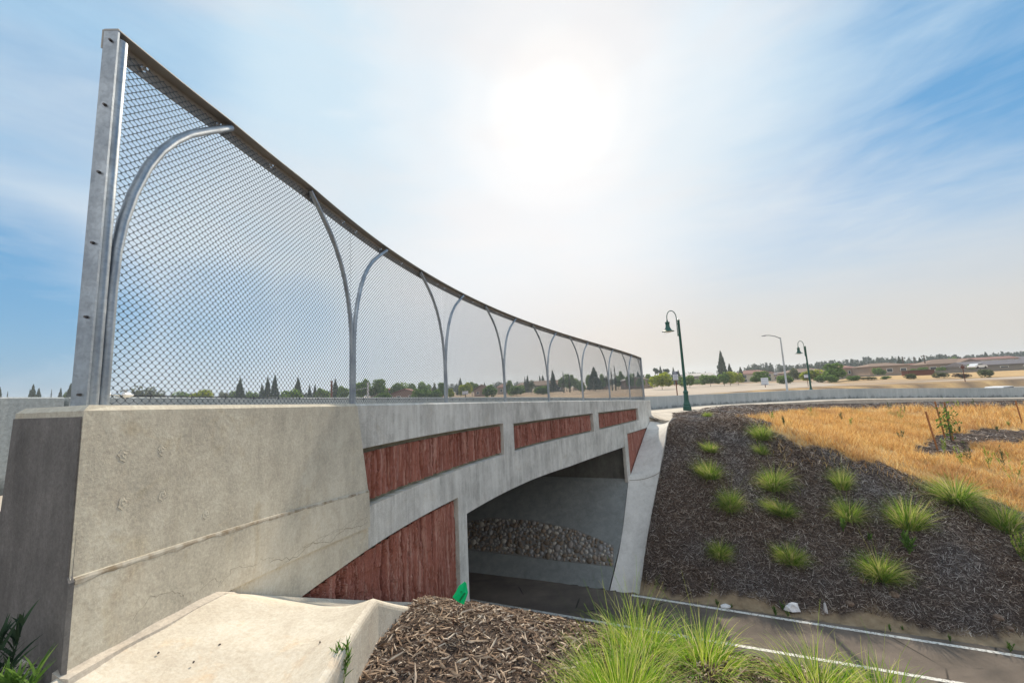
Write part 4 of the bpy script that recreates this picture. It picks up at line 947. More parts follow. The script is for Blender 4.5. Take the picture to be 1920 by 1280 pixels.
# boundary wall in front of the right-hand houses
mb=MB();L=[]
for u,v,D in ((1560,706.5,125),(1640,703,120),(1700,700,118),(1760,695,112),(1850,690.5,108),(1960,684.5,105)):
    p=at(u,v,D);L.append([(p[0],p[1],-2.6),(p[0],p[1]+.2,-2.6),(p[0],p[1]+.2,p[2]+0.0),(p[0],p[1],p[2]+0.0)])
mb.loops(L);o=mb.build('boundary_wall',M['stucco_grey']);tag(o,'long low grey masonry wall in front of the houses on the right','wall')
# shed by the poles
x,y,z=base_on(1727,100);e=empty('shed',(x,y,z),-.4);tag(e,'dark rusty-brown flat roofed shed beside the tallest utility pole','shed')
MB().box((-2.6,0,0),(2.6,3,1.25)).build('wall',M['rust'],e);MB().box((-2.9,-.3,1.25),(2.9,3.3,1.4)).build('roof',M['uwood'],e)
# ------------------------------------------------------------ vehicles (only their tops show)
def car(u,v,D,yaw,lab,sc=1):
    r=at(u,v,D);zg=float(Z(np.array([r[0]]),np.array([D]))[0]);z=float(r[2])-1.45*sc
    e=empty('parked_car',(r[0],r[1],z),yaw);tag(e,lab,'car')
    P=[(-2.2,.35),(-2.25,.7),(-2.0,.85),(-1.5,.95),(-1.0,1.40),(.3,1.45),(1.0,1.0),(1.9,.85),(2.2,.7),(2.2,.35)]
    MB().loops([[(x*sc,y*sc,z*sc) for x,z in P] for y in (-.85,.85)]).build('body',M['car'],e,bevel=.03)
    for y in (-.87,.87):
        MB().loops([[(x*sc,y_*sc,z*sc) for x,z in [(-1.35,.98),(-.95,1.34),(.25,1.37),(.85,1.0)]] for y_ in (y-.012,y+.012)]).build('side_window',M['win'],e)
    for x in (-1.4,1.4):
        for y in (-.8,.8):
            wq=MB().tube([(x*sc,(y-.1)*sc,.33*sc),(x*sc,(y+.1)*sc,.33*sc)],.33*sc,14).build('wheel',M['tyre'],e)
car(1877,723.5,47,.1,'white car on the road just behind the barrier at the right, only its roof showing')
car(1831,681,104,.2,'white car parked beside the slate-grey roofed house on the right',1.0)
# ------------------------------------------------------------ trees
def leafcloud(P,N,size,seed,name,mat,elong=1.6):
    g=np.random.default_rng(seed);n=len(P)
    a=g.normal(size=(n,3));a/=np.linalg.norm(a,axis=1)[:,None]
    b=np.cross(a,g.normal(size=(n,3)));b/=np.linalg.norm(b,axis=1)[:,None]
    s=size*g.uniform(.6,1.4,n)[:,None]
    V=np.stack([P-a*s*elong/2,P+b*s/2*.7,P+a*s*elong/2,P-b*s/2*.7],1).reshape(-1,3)
    return V,np.arange(n*4).reshape(-1,4)
def crown_pts(kind,n,seed):
    g=np.random.default_rng(seed)
    if kind=='conifer':
        z=g.uniform(0,1,n)**1.25; tier=.75+.25*np.abs(np.sin(z*22+g.uniform(0,.3,n)))
        rad=(1-z)**.85*tier*.5*np.sqrt(g.uniform(.25,1,n));th=g.uniform(0,6.283,n); rad*=1+.18*np.sin(th*3+z*9+seed)
        return np.stack([rad*np.cos(th),rad*np.sin(th),.08+.92*z],1)
    if kind=='cypress':
        z=g.uniform(0,1,n);rad=.5*np.sqrt(g.uniform(.3,1,n))*np.minimum(1,(1-z)*2.2+.05)*np.minimum(1,z*6+.5);th=g.uniform(0,6.283,n)
        return np.stack([rad*np.cos(th),rad*np.sin(th),.02+.98*z],1)
    # broad: clusters
    k=16;c=g.normal(size=(k,3));c/=np.linalg.norm(c,axis=1)[:,None];c*=g.uniform(.15,.36,(k,1));c[:,2]=np.abs(c[:,2])*1.0+.0
    base=.18 if kind=='round' else .02
    c=c*np.array([1,1,1.0])+np.array([0,0,base+.25]);i=g.integers(0,k,n);r=g.uniform(.10,.21,k)
    d=g.normal(size=(n,3));d/=np.linalg.norm(d,axis=1)[:,None];P=c[i]+d*(r[i]*g.uniform(.5,1.05,n)**.5)[:,None]
    P[:,2]=(P[:,2]-P[:,2].min())/(P[:,2].max()-P[:,2].min())*(1-base)+base
    P[:,:2]/=max(abs(P[:,:2]).max()*2,1e-3)
    return P
_cache={}
def crown_mesh(kind,mat,var,nleaf,size):
    key=(kind,mat,var,nleaf,size)
    if key not in _cache:
        P=crown_pts(kind,nleaf,hash((kind,var))%1000 if False else var*17+len(kind)); V,Fc=leafcloud(P,None,size,var,'crown',M[mat]); _cache[key]=(V,Fc)
    return _cache[key]
SPEC={'con':('conifer','conifer_needles',2200,.060,'conifer_tree','dark conifer'),'cyp':('cypress','cypress_foliage',900,.055,'cypress_tree','slim dark cypress'),
'rnd':('round','green_foliage',2600,.075,'broadleaf_tree','round green tree'),'ylw':('round','yellow_foliage',2600,.075,'broadleaf_tree','yellow-green tree'),
'olv':('round','olive_foliage',1200,.075,'broadleaf_tree','dull olive tree'),'bsh':('bush','green_foliage',2000,.085,'bush','green bush'),'dry':('bush','dry_foliage',900,.085,'bush','dry brown bush'),
'obs':('bush','olive_foliage',1000,.085,'bush','olive bush')}
_mc={}
def tree(k,u,yt,wpx,D,label,yb=None,group='trees and bushes along the houses'):
    kind,mat,nl,sz,name,_=SPEC[k]; var=int(u)%4
    x,y,z=base_on(u,D)
    if yb: z=min(z,dtop(u,yb,D))
    H=dtop(u,yt,D)-z; W=wpx*D/F_PX*(1.25 if k in('rnd','ylw','bsh','olv','obs','dry') else (1.75 if k=='con' else 1.3))
    e=empty(name,(x,y,z),(u*1.7)%6.28); tag(e,label,'bush' if name=='bush' else 'tree',group)
    key=(k,var)
    if key not in _mc:
        V,Fc=leafcloud(crown_pts(kind,nl,var*17+len(kind)+3),None,sz,var+5,'c',None)
        me=mesh_np('crown',V,Fc,M[mat]).data; bpy.data.objects.remove([o for o in bpy.data.objects if o.data==me][0]); _mc[key]=me
    # leaf size should stay world-like: crown scaled per tree
    c=bpy.data.objects.new('crown',_mc[key]); COL.objects.link(c); c.parent=e; c.scale=(W,W,H)
    if 'tk' not in _mc:
        t=MB().lathe([(.035,0),(.022,.3),(.012,.8)],n=7)
        for a in range(5): t.tube([(0,0,.22+.05*a),(.16*math.cos(a*2.4),.16*math.sin(a*2.4),.42+.07*a)],[.012,.004],5)
        o=t.build('trunk',M['bark']);_mc['tk']=o.data;bpy.data.objects.remove(o)
    t=bpy.data.objects.new('trunk',_mc['tk']); COL.objects.link(t); t.parent=e; t.scale=(H*.5,H*.5,H*.98)
Ts=[('con',3,727,12,190,'conifer cut by the left edge of the photo'),('cyp',18.5,733,2.5,190,'tiny spire tree just right of the left edge'),('con',65,722,12,200,'taller dark conifer of the close pair above the short barrier'),('con',59.5,730,4,200,'thin low spire touching the taller conifer of the close pair'),('con',76,729,11,200,'low spreading conifer right of the taller one above the short barrier'),
('cyp',100,730,2.5,200,'lone thin spire above the short barrier'),('con',117,728,8,200,'small pointed conifer near the end of the short barrier'),('rnd',127,733,10,200,'low rounded crown left of the fence end plate'),('con',135,720,13,180,'airy conifer half hidden by the fence end plate'),
('olv',214,737,5,190,'tiny dark crown just right of the first fence post'),('olv',236,729,22,200,'dull olive tree, first of the row through the near mesh'),('olv',260,721,26,200,'tallest dull olive tree in the first fence bay'),('olv',281,725,26,200,'dark olive tree right of the tallest one in the first bay'),('olv',300,730,22,200,'last olive tree of the clump in the first bay'),
('olv',330,738,16,230,'very low olive crown between the two clumps in the first bay'),('rnd',347,733,28,220,'low grey-green tree in the gap of the first bay'),('ylw',383,730,38,150,'broad low yellow-green tree in the first fence bay'),('olv',422,732,16,230,'low grey tree left of the first tall conifer'),
('con',451,710,14,170,'tall conifer standing alone left of the conifer pair in the first bay'),('rnd',437,733,22,210,'grey-green tree at the foot of the lone tall conifer'),('rnd',474,733,22,190,'low green tree between the tall conifers of the first bay'),('con',502.5,708,11,170,'left one of the twin tall conifers in the first bay'),('con',516,704,12,170,'right and tallest of the twin conifers in the first bay'),('con',492,721,9,190,'short conifer left of the twin conifers'),
('rnd',546,729,34,150,'bright round tree right of the twin conifers'),('con',559,709,14,190,'bushy conifer above the bright round tree'),('con',581,722,7,200,'small conifer above the rooftops in the first bay'),('con',591,721,7,200,'thin conifer left of the rounded dark tree near the second post'),('rnd',604,727,24,180,'rounded dark green tree near the second post'),('con',629,711,11,190,'conifer next to the bare trunk near the second post'),('rnd',643,723,22,170,'green tree just left of the second post'),
('rnd',680,711,30,150,'tall broadleaf tree just right of the second post'),('rnd',709,711,34,150,'tall round tree above the solar-panelled house'),('rnd',747,717,32,150,'round tree behind the pink gabled house'),('rnd',771,718,20,170,'smaller tree between two round trees of the second bay'),('rnd',794,715,24,170,'domed tree in the second bay'),('olv',813,717,9,190,'palm-like airy tree left of the third post'),
('bsh',716,737,30,105,'low green bush in front of the solar-panelled house'),('bsh',789,729,32,110,'green bush in front of the domed tree'),('bsh',815,730,30,115,'green bush left of the third post'),('rnd',829,717,22,130,'full green tree hugging the third post'),
('ylw',845,728,14,120,'small yellow-green bush right of the third post'),('con',862.5,709,10,180,'pointed conifer in the third bay'),('ylw',872,717,26,130,'green-gold tree behind the low white sign'),('rnd',884,716,24,160,'darker tree behind the green-gold one in the third bay'),('con',907.5,717,6,210,'tiny conifer above the brown gable'),('bsh',920,721,28,120,'round bush beside the brown gabled house'),
('rnd',953,713,16,150,'green tree just right of the fourth post'),('bsh',967,722,30,125,'round bush at the start of the fourth bay'),('con',983.5,707,5,190,'smaller of two close conifers in the fourth bay'),('con',988.5,704,7,190,'taller of two close conifers in the fourth bay'),('olv',995,712,10,150,'ragged olive tree below the two close conifers'),('bsh',1014,723,30,125,'wide bush in front of the long tan roof'),('con',1011.5,704,6,190,'left small conifer beside the fifth post'),('con',1017,704,9,190,'fuller conifer beside the fifth post'),
('con',1036,695,11,170,'tall conifer over the long tan roof'),('rnd',1052,707,12,170,'soft tree behind the left cypress'),('cyp',1055.5,696,3.4,140,'left slim cypress of the nearer pair'),('rnd',1061,701,16,170,'grey-green crown between the nearer cypress pair'),('cyp',1066.5,699,3.6,140,'right slim cypress of the nearer pair'),('rnd',1073,702,14,180,'tree right of the nearer cypress pair'),('rnd',1082,709,16,180,'low tree at the sixth post'),('bsh',1088,717,14,140,'dark bush behind the sixth post'),
('rnd',1103,702,12,160,'narrow green tree left of the biggest conifer'),('con',1113.5,689,19,140,'broadest triangular conifer in the sixth bay'),('rnd',1129,701,14,150,'tree right of the broadest conifer'),('olv',1135,705,12,150,'olive tree left of the farther cypress pair'),('cyp',1146,690,3.4,130,'left slim cypress of the farther pair'),('cyp',1152.5,685,3.6,130,'tallest slim cypress of the farther pair'),('rnd',1157,704,14,160,'low tree at the foot of the farther cypress pair'),('rnd',1165.5,696,15,170,'round crown at the seventh post'),('rnd',1179,700,15,150,'tree over the pale gable'),('con',1188,700,8,180,'short conifer over the pale gable'),('con',1196,697,9,180,'taller conifer over the pale gable'),('rnd',1200,706,14,140,'tree at the last fence bay'),
('rnd',1217,701,18,150,'dark green tree just past the fence end'),('con',1239,687,9,190,'ragged dark tree between the palms'),('ylw',1239,698,36,110,'bright yellow-green tree left of the larger lamp'),('con',1263,689,7,190,'conifer behind the navy-topped sign'),('con',1272,694,8,190,'second conifer right of the navy-topped sign'),('bsh',1276,706,18,140,'green bush left of the larger lamp pole'),('rnd',1291,703,24,120,'green tree right of the larger lamp pole'),('rnd',1310,709,16,150,'low green tree below the whitish roof'),('rnd',1330,701,32,125,'broad dark green tree left of the tall conifer'),
('con',1355,659,15,160,'tallest conifer on the right skyline'),('con',1369,682,10,160,'short conifer leaning against the tallest one'),('rnd',1356,698,18,120,'green tree at the foot of the tallest conifer'),('ylw',1367,696,18,120,'yellow-green tree right of the tallest conifer'),('ylw',1382,697,18,125,'second yellow-green tree near the cream house'),('con',1389,688,9,190,'dark conifer left of the cream house'),('rnd',1425,696,36,110,'round tree in front of the cream house'),
('olv',1485,690,26,130,'dark olive tree right of the light pole'),('bsh',1470,703,26,110,'light green bush at the foot of the light pole'),('ylw',1519,693,36,110,'yellow-green tree behind the smaller lamp'),('bsh',1540,703,20,105,'green bush right of the smaller lamp'),('rnd',1565,681,44,100,'large bright round tree right of the smaller lamp'),('bsh',1556,703,20,95,'low bush beneath the large round tree'),('bsh',1598,704,18,92,'rounded bush right of the large round tree'),('obs',1625,706,24,90,'olive scrub in front of the low grey house'),('bsh',1661,705,14,88,'small round bush below the big tan house'),
('bsh',1648,689,17,125,'bush against the big tan house'),('con',1690,668,9,190,'dark conifer behind the big tan house'),('con',1729,670,9,190,'conifer behind the red roof'),('bsh',1712,691,16,125,'bush left of the tallest utility pole'),('bsh',1731,688,16,125,'bush right of the tallest utility pole'),('obs',1707,700,18,84,'dark scrub beside the shed'),('obs',1760,697,24,82,'olive shrub right of the shed'),('dry',1800,699,24,78,'dry brown shrub left of the octagonal sign'),('obs',1850,692,20,76,'rounded olive shrub right of the octagonal sign'),('bsh',1765,688,12,125,'bush below the upstairs-windowed house'),('bsh',1823,682,10,118,'dark bush beside the parked white car'),('rnd',1790,668,14,200,'green crown behind the upstairs-windowed house'),
('con',1855,660,11,230,'dark rounded conifer over the rose roof'),('con',1768,664,11,260,'pair-like conifer top left of the rose roof')]
for t in Ts: tree(*t)
# palms
for i,(u,yt) in enumerate(((1228.5,691),(1232.5,694),(1247,694),(1251.5,693))):
    x,y,z=base_on(u,210);H=dtop(u,yt,210)-z;e=empty('palm_tree',(x,y,z));tag(e,['leftmost tiny palm on the skyline left of the larger lamp','second tiny palm, beside the leftmost one','third tiny palm, right of the ragged dark tree','rightmost tiny palm, nearest the navy-topped sign'][i],'palm tree','palms on the skyline')
    MB().lathe([(.2,0),(.14,H-.5)],n=7).build('trunk',M['bark'],e)
    V,Fc=leafcloud(rng.normal(0,.42,(160,3))*np.array([1,1,1.1])+np.array([0,0,H-.6]),None,.7,i,'c',None);o=mesh_np('crown',V,Fc,M['conifer_needles'],parent=e)
x,y,z=base_on(622,120);H=dtop(622,714,120)-z;e=empty('bare_tree_trunk',(x,y,z));tag(e,'dead brown topless trunk seen through the mesh near the second post','tree trunk');MB().lathe([(.35,0),(.28,H*.6),(.30,H),(.02,H+.1)],n=9).build('trunk',M['rust'],e)
# far wood on the rising ground (one mass)
def wood():
    g=np.random.default_rng(11);Vs=[];Fs=[];c=0
    prof=[(1395,690),(1420,684),(1450,683),(1485,686),(1520,682),(1560,676),(1600,674),(1640,671),(1680,671),(1720,672),(1770,666),(1820,667),(1870,663),(1930,661),(2050,656)]
    for row,(D,dy,ng) in enumerate(((330,0,120),(290,2.5,100),(250,6,80))):
        for k in range(ng):
            u=g.uniform(1395,2010);yt=np.interp(u,[p[0] for p in prof],[p[1] for p in prof])+dy+g.uniform(-3.5,3.5);D_=D+g.uniform(-15,15)
            r=at(u,yt,D_);H=r[2]+2.3
            if H<2: continue
            P=crown_pts('conifer' if g.random()<.6 else 'round',240,int(k*3+row));W=H*g.uniform(.35,.7) if H<18 else H*.3
            P=P*np.array([W,W,H])+np.array([r[0],D_,-2.3]);V,Fc=leafcloud(P,None,1.3,k+row*200,'',None);Vs.append(V);Fs.append(Fc+c);c+=len(V)
    for k in range(150):
        u=g.uniform(190,1400) if k%3 else g.uniform(1200,1400);yh=774.5-.0479*u;yt=yh-g.uniform(7,15);D_=g.uniform(300,380);r=at(u,yt,D_);H=r[2]+2.3
        P=crown_pts('round',170,k);P=P*np.array([H*1.5,H*1.5,H])+np.array([r[0],D_,-2.3]);V,Fc=leafcloud(P,None,1.2,k,'',None);Vs.append(V);Fs.append(Fc+c);c+=len(V)
    o=mesh_np('distant_wood',np.concatenate(Vs),np.concatenate(Fs),M['wood_foliage']);tag(o,'hazy blue-green far-off wood along the skyline','wood',kind='stuff')
wood()
# ------------------------------------------------------------ grasses
def blades(g,base,direc,length,width,bend,nseg=4,taper=1.0,up=None):
    """curved ribbons. base (n,3), direc azimuth (n), returns V,F"""
    n=len(base);t=np.linspace(0,1,nseg+1)
    az=direc;dx=np.cos(az)[:,None];dy=np.sin(az)[:,None]
    lean0=bend[0][:,None];lean1=bend[1][:,None]               # start lean, extra curl (radians from vertical)
    ang=lean0+lean1*t[None,:]**1.3
    ds=(length/nseg)[:,None]
    r=np.concatenate([np.zeros((n,1)),np.cumsum(np.sin((ang[:,1:]+ang[:,:-1])/2)*ds,1)],1)
    z=np.concatenate([np.zeros((n,1)),np.cumsum(np.cos((ang[:,1:]+ang[:,:-1])/2)*ds,1)],1)
    C=np.stack([base[:,0:1]+r*dx,base[:,1:2]+r*dy,base[:,2:3]+z],-1)
    ph=g.uniform(0,6.28,n);pa=np.stack([np.cos(ph),np.sin(ph),0*ph],-1)[:,None,:]
    w=(width[:,None]*np.clip(1-(t[None,:]**2)*.96*taper,.03,1)/2)[:,:,None]
    A=C-pa*w;B=C+pa*w;m=nseg+1
    V=np.stack([A,B],2).reshape(-1,3)
    k=(np.arange(n)*m*2)[:,None]+np.arange(nseg)[None]*2;k=k.ravel()
    return V,np.stack([k,k+1,k+3,k+2],1)
def join(parts):
    c=0;Vs=[];Fs=[]
    for V,Fc in parts: Vs.append(V);Fs.append(Fc+c);c+=len(V)
    return np.concatenate(Vs),np.concatenate(Fs)
def clump(seed,n,R0,L0,w,stalks=12,droop=.9,nseg=5):
    g=np.random.default_rng(seed);parts=[]
    az=g.uniform(0,6.283,n);rad=R0*np.sqrt(g.uniform(0,1,n));b=np.stack([rad*np.cos(az),rad*np.sin(az),-.02+0*rad],1)
    az2=az+g.normal(0,.5,n);l0=np.clip(rad/R0*.55+g.normal(0,.15,n),0,1.1);l1=g.uniform(.3,1.9,n)*droop*(0.4+rad/R0*.8)
    parts.append(blades(g,b,az2,L0*g.uniform(.55,1.15,n),w*g.uniform(.6,1.2,n),(l0,l1),nseg))
    k=n//3;az=g.uniform(0,6.283,k);rad=R0*g.uniform(.6,1.2,k);b=np.stack([rad*np.cos(az),rad*np.sin(az),0*rad],1)
    parts.append(blades(g,b,az,L0*g.uniform(.35,.7,k),w*g.uniform(.5,1,k),(g.uniform(.9,1.4,k),g.uniform(.2,.8,k)),3))
    if stalks:
        k=stalks;az=g.uniform(0,6.283,k);b=np.zeros((k,3));parts.append(blades(g,b,az,L0*g.uniform(1.2,1.75,k),w*.35*np.ones(k),(g.uniform(.05,.6,k),g.uniform(.2,.7,k)),6,.5))
    return join(parts)
PX=lambda x,y:float(Z(np.array([x]),np.array([y]))[0])
hm=[]
for i in range(8):
    g_=np.random.default_rng(200+i)
    V,Fc=clump(20+i,int(g_.uniform(380,820)),g_.uniform(.11,.19),g_.uniform(.55,.80),.012,int(g_.uniform(4,14)),g_.uniform(.75,1.35))
    V[:,0]+=V[:,2]*g_.normal(0,.22);V[:,1]+=V[:,2]*g_.normal(0,.18)
    o=mesh_np('grass_clump',V,Fc,M['clump_leaf']);hm.append(o.data);bpy.data.objects.remove(o)
HC=[(9.11,18.69,.62,'small grass tuft highest on the mulch bank, beside the larger lamp'),(9.92,15.96,.85,'bushy tuft where the mulch meets the golden grass at the top'),(7.83,15.97,.66,'small tuft below the highest one near the wing wall'),(9.53,15.47,.55,'tiny tuft just under the bushy one at the golden grass edge'),
(7.24,15.08,1.0,'pale drooping tuft beside the top of the wing wall'),(7.25,13.92,1.0,'wide tuft below the pale drooping one near the wing wall'),(8.98,14.23,1.05,'upper tuft of the touching pair in the middle of the bank'),(8.73,13.41,1.1,'lower tuft of the touching pair in the middle of the bank'),
(7.98,12.21,.95,'tall upright tuft low in the middle of the bank'),(6.22,12.86,.72,'lowest left tuft on the bank near the wing wall foot'),(10.94,13.61,.85,'small tuft high on the bank right of the middle pair'),(10.4,12.83,.95,'flat spreading tuft below the small high one'),
(11.63,12.22,1.1,'broad tuft right of the flat spreading one'),(9.86,11.39,1.05,'lowest big tuft above the path edge line'),(13.77,12.73,1.35,'largest tuft at the ridge against the golden grass'),(14.02,11.82,1.25,'dark green tuft on the right edge of the bank')]
for i,(x,y,s,lab) in enumerate(HC):
    o=bpy.data.objects.new('grass_clump',hm[(i*5)%8]);COL.objects.link(o);o.location=(x,y,PX(x,y)-.02);o.rotation_euler=(0,0,i*1.3);o.scale=(s*(1.02+.22*((i*7)%5)/4),s*(1.02+.22*((i*3)%5)/4),s*(1.0+.3*((i*11)%7)/6))
    tag(o,lab,'grass clump','grass clumps planted on the mulch bank')
NC=[(.42,1.93,.37,1200,'big arching yellow-green grass clump in the near mulch, left of the others'),(.64,2.38,.30,520,'grass clump standing behind the biggest one on the mound crest'),(.95,2.28,.27,520,'rounded clump with ragged tips right behind the biggest one'),
(1.42,2.10,.25,420,'bright clump at the bottom edge over the path, left of the last one'),(1.85,2.22,.21,300,'last small clump at the bottom edge, farthest right of the near ones')]
for i,(x,y,L_,n,lab) in enumerate(NC):
    V,Fc=clump(50+i,n,.15,L_,.0044,26 if i in(0,1) else 10,1.35,7)
    o=mesh_np('grass_clump',V,Fc,M['near_leaf']);o.location=(x,y,PX(x,y)-.01);tag(o,lab,'grass clump','grass clumps in the near mulch')
# ------------------------------------------------------------ mulch chips
def chips(g,x,y,L_,W_,T_,nst=3,lift=.006,tiltS=.25):
    n=len(x);z=Z(x,y);e=.05;nx=-(Z(x+e,y)-Z(x-e,y))/(2*e);ny=-(Z(x,y+e)-Z(x,y-e))/(2*e);N=np.stack([nx,ny,np.ones(n)],1);N/=np.linalg.norm(N,axis=1)[:,None]
    az=g.uniform(0,6.283,n);d=np.stack([np.cos(az),np.sin(az),np.zeros(n)],1);d-=N*(d*N).sum(1)[:,None];d/=np.linalg.norm(d,axis=1)[:,None]
    d=d+N*g.normal(0,tiltS,n)[:,None];d/=np.linalg.norm(d,axis=1)[:,None]
    b=np.cross(N,d);b/=np.linalg.norm(b,axis=1)[:,None];u=np.cross(d,b)
    roll=g.normal(0,.5,n)[:,None];b2=b*np.cos(roll)+u*np.sin(roll);u2=u*np.cos(roll)-b*np.sin(roll)
    C=np.stack([x,y,z],1)+N*(lift*g.uniform(.1,2.2,n))[:,None]
    cur=g.normal(0,.10,n)[:,None];V=[]
    for i in range(nst):
        t=i/(nst-1)*2-1; c=C+d*(L_*.5*t)[:,None]+b2*(cur*L_[:,None]*(1-t*t))
        w=(W_*.5*(1-.65*t*t))[:,None]; V+= [c-b2*w,c+u2*(T_*(1-.4*t*t))[:,None],c+b2*w]
    V=np.stack(V,1).reshape(-1,3);k0=np.arange(n)*nst*3;Fs=[]
    for i in range(nst-1):
        for j in range(2):
            a=k0+i*3+j;Fs.append(np.stack([a,a+1,a+4,a+3],1))
    return V,np.concatenate(Fs)
g=np.random.default_rng(77)
def near_chips():
    n=52000;x=g.uniform(-1.3,2.6,n);y=g.uniform(1.1,4.2,n);s,o=soff(x,y);ok=(o>1.17)|(s<-.9);b=.373*x+.928*y;ok&=~((x<-.6)&(o<1.17));x=x[ok];y=y[ok];n=len(x)
    L_=np.exp(g.normal(-3.6,.6,n)).clip(.008,.15);W_=L_*g.uniform(.10,.28,n);W_=W_.clip(.0025,.014)
    V,Fc=chips(g,x,y,L_,W_,W_*.5,3,.007,.28)
    m2=90000;x=g.uniform(-1.3,2.6,m2);y=g.uniform(1.1,4.2,m2);s,o=soff(x,y);ok=(o>1.2)|(s<-.9);ok&=~((x<-.6)&(o<1.2));x=x[ok];y=y[ok];L2=g.uniform(.003,.014,len(x));W2=L2*g.uniform(.15,.6,len(x));V2,F2=chips(g,x,y,L2,W2,W2*.4,2,.003,.3);V,Fc=join([(V,Fc),(V2,F2)]);o=mesh_np('wood_mulch',V,Fc,M['chip']);tag(o,'loose brown wood chip mulch on the mound in the foreground','mulch',kind='stuff')
near_chips()
def hill_chips():
    n=420000;a=g.uniform(-1.6,17,n);b=13.2+g.uniform(0,1,n)**.9*9.5;x=a*.928+b*.373;y=-a*.373+b*.928
    edge=np.interp(b,[13.1,14.5,16.3,17.4,18.7,19.3,20.5],[-1.47,-1.16,-.69,-.41,-.2,-.107,-.05]);ok=(a>edge+.02)&(~zones(x,y))&(y<24)&(b>13.28+.1*np.sin(x*2.3))
    s,o=soff(x,y);
    # stay off the sidewalk
    dx=x[:,None]-LB[None,::3,0];dy=y[:,None]-LB[None,::3,1];j=np.argmin(dx*dx+dy*dy,1);q=np.arange(n);ow=dx[q,j]*NB[::3][j,0]+dy[q,j]*NB[::3][j,1];ok&=ow>2.25
    x=x[ok];y=y[ok];n=len(x)
    L_=np.exp(g.normal(-2.85,.55,n)).clip(.02,.34);W_=(L_*g.uniform(.09,.25,n)).clip(.006,.026)
    V,Fc=chips(g,x,y,L_,W_,W_*.45,2,.02,.34);o=mesh_np('dark_wood_mulch',V,Fc,M['hchip']);tag(o,'dark shredded wood mulch covering the bank beside the path','mulch',kind='stuff')
    # farther strip by the sidewalk and bare patches in the gold grass, coarser
    n=40000;x=g.uniform(9,44,n);y=g.uniform(14,33,n);dx=x[:,None]-LB[None,::3,0];dy=y[:,None]-LB[None,::3,1];j=np.argmin(dx*dx+dy*dy,1);q=np.arange(n);ow=dx[q,j]*NB[::3][j,0]+dy[q,j]*NB[::3][j,1]
    ok=(ow>2.3)&(~zones(x,y));x=x[ok];y=y[ok];n=len(x);L_=g.uniform(.08,.3,n)
    V,Fc=chips(g,x,y,L_,L_*.2,L_*.08,2,.02,.3);o=mesh_np('dark_wood_mulch',V,Fc,M['hchip']);tag(o,'dark wood mulch strip between the sidewalk and the golden grass','mulch',kind='stuff')
hill_chips()
# ------------------------------------------------------------ golden dry grass
def gold():
    n=210000;x=np.concatenate([g.uniform(9.5,26,n*2//3),g.uniform(20,46,n//3)]);y=np.concatenate([g.uniform(9,27,n*2//3),g.uniform(14,29,n//3)])
    dens=.55+.45*np.sin(x*1.9+np.sin(y*1.3)*2)*np.sin(y*1.7+x*.4)
    ok=zones(x,y)&(g.uniform(0,1,len(x))<.35+.65*dens);x=x[ok];y=y[ok];n=len(x)
    b=np.stack([x,y,Z(x,y)-.01],1);sc=np.where(x>26,1.5,1.0)*(.6+.55*dens[ok])
    k2=9000;xs=g.uniform(9.5,18,k2);ys=g.uniform(10,26,k2);zz_=zones(xs,ys);near=np.zeros(k2,bool)
    for dx_,dy_ in ((.5,.3),(.25,.6),(.9,.5),(.3,.1)): near|=zones(xs+dx_,ys+dy_)
    q=(~zz_)&near;xs=xs[q];ys=ys[q];b=np.vstack([b,np.stack([xs,ys,Z(xs,ys)-.01],1)]);sc=np.concatenate([sc,np.full(len(xs),.8)]);n=len(b)
    V,Fc=blades(g,b,g.uniform(0,6.28,n),g.uniform(.16,.42,n)*sc,g.uniform(.010,.022,n)*sc,(g.uniform(0,.6,n),g.uniform(.1,1.1,n)),2)
    o=mesh_np('dry_grass',V,Fc,M['gold_leaf']);tag(o,'golden dry grass field beyond the mulch bank','dry grass',kind='stuff')
gold()
# ------------------------------------------------------------ weeds and small plants
def weed(name,x,y,z,h,n,seed,label,mat='weed_leaf',cat='weed',group=None,leaf=.06,w=.011,stems=3):
    g2=np.random.default_rng(seed);parts=[]
    for s in range(stems):
        a=g2.uniform(0,6.28);le=g2.uniform(.05,.45);hs=h*g2.uniform(.6,1)
        k=8;t=np.linspace(0,1,k);top=np.stack([np.sin(le)*math.cos(a)*hs*t,np.sin(le)*math.sin(a)*hs*t,np.cos(le)*hs*t],1)
        parts.append(blades(g2,np.zeros((1,3)),np.array([a]),np.array([hs]),np.array([w*.45]),(np.array([le]),np.array([.05])),4,.6))
        m=n;ti=g2.uniform(.25,1,m);b=np.stack([np.interp(ti,t,top[:,i]) for i in range(3)],1)
        parts.append(blades(g2,b,g2.uniform(0,6.28,m),leaf*g2.uniform(.6,1.2,m),w*g2.uniform(.7,1.2,m),(g2.uniform(.4,1.1,m)*(1.2-ti*.8),g2.uniform(.1,.6,m)),3))
    V,Fc=join(parts);o=mesh_np(name,V,Fc,M[mat]);o.location=(x,y,z);tag(o,label,cat,group);return o
x,y=-.80,1.83; weed('weed',x,y,-1.24,.16,16,1,'bright green leafy weed at the edge of the cream apron slab',leaf=.05,w=.009,stems=6)
lw=at(8,1250,1.50); weed('weed',lw[0],lw[1],-1.02,.27,22,2,'tall dark weed standing against the dark end face at the left edge',mat='conifer_needles',leaf=.09,w=.013,stems=3)
lw=at(14,1270,1.36); weed('weed',lw[0],lw[1],-1.02,.18,24,3,'shorter brighter weed at the lower left corner of the photo',leaf=.08,w=.012,stems=5)
bush_=weed('yellow_bush',13.3,10.95,PX(13.3,10.95),.75,60,4,'yellow-flecked bush at the right edge low on the bank','clump_leaf','bush',leaf=.07,w=.022,stems=12)
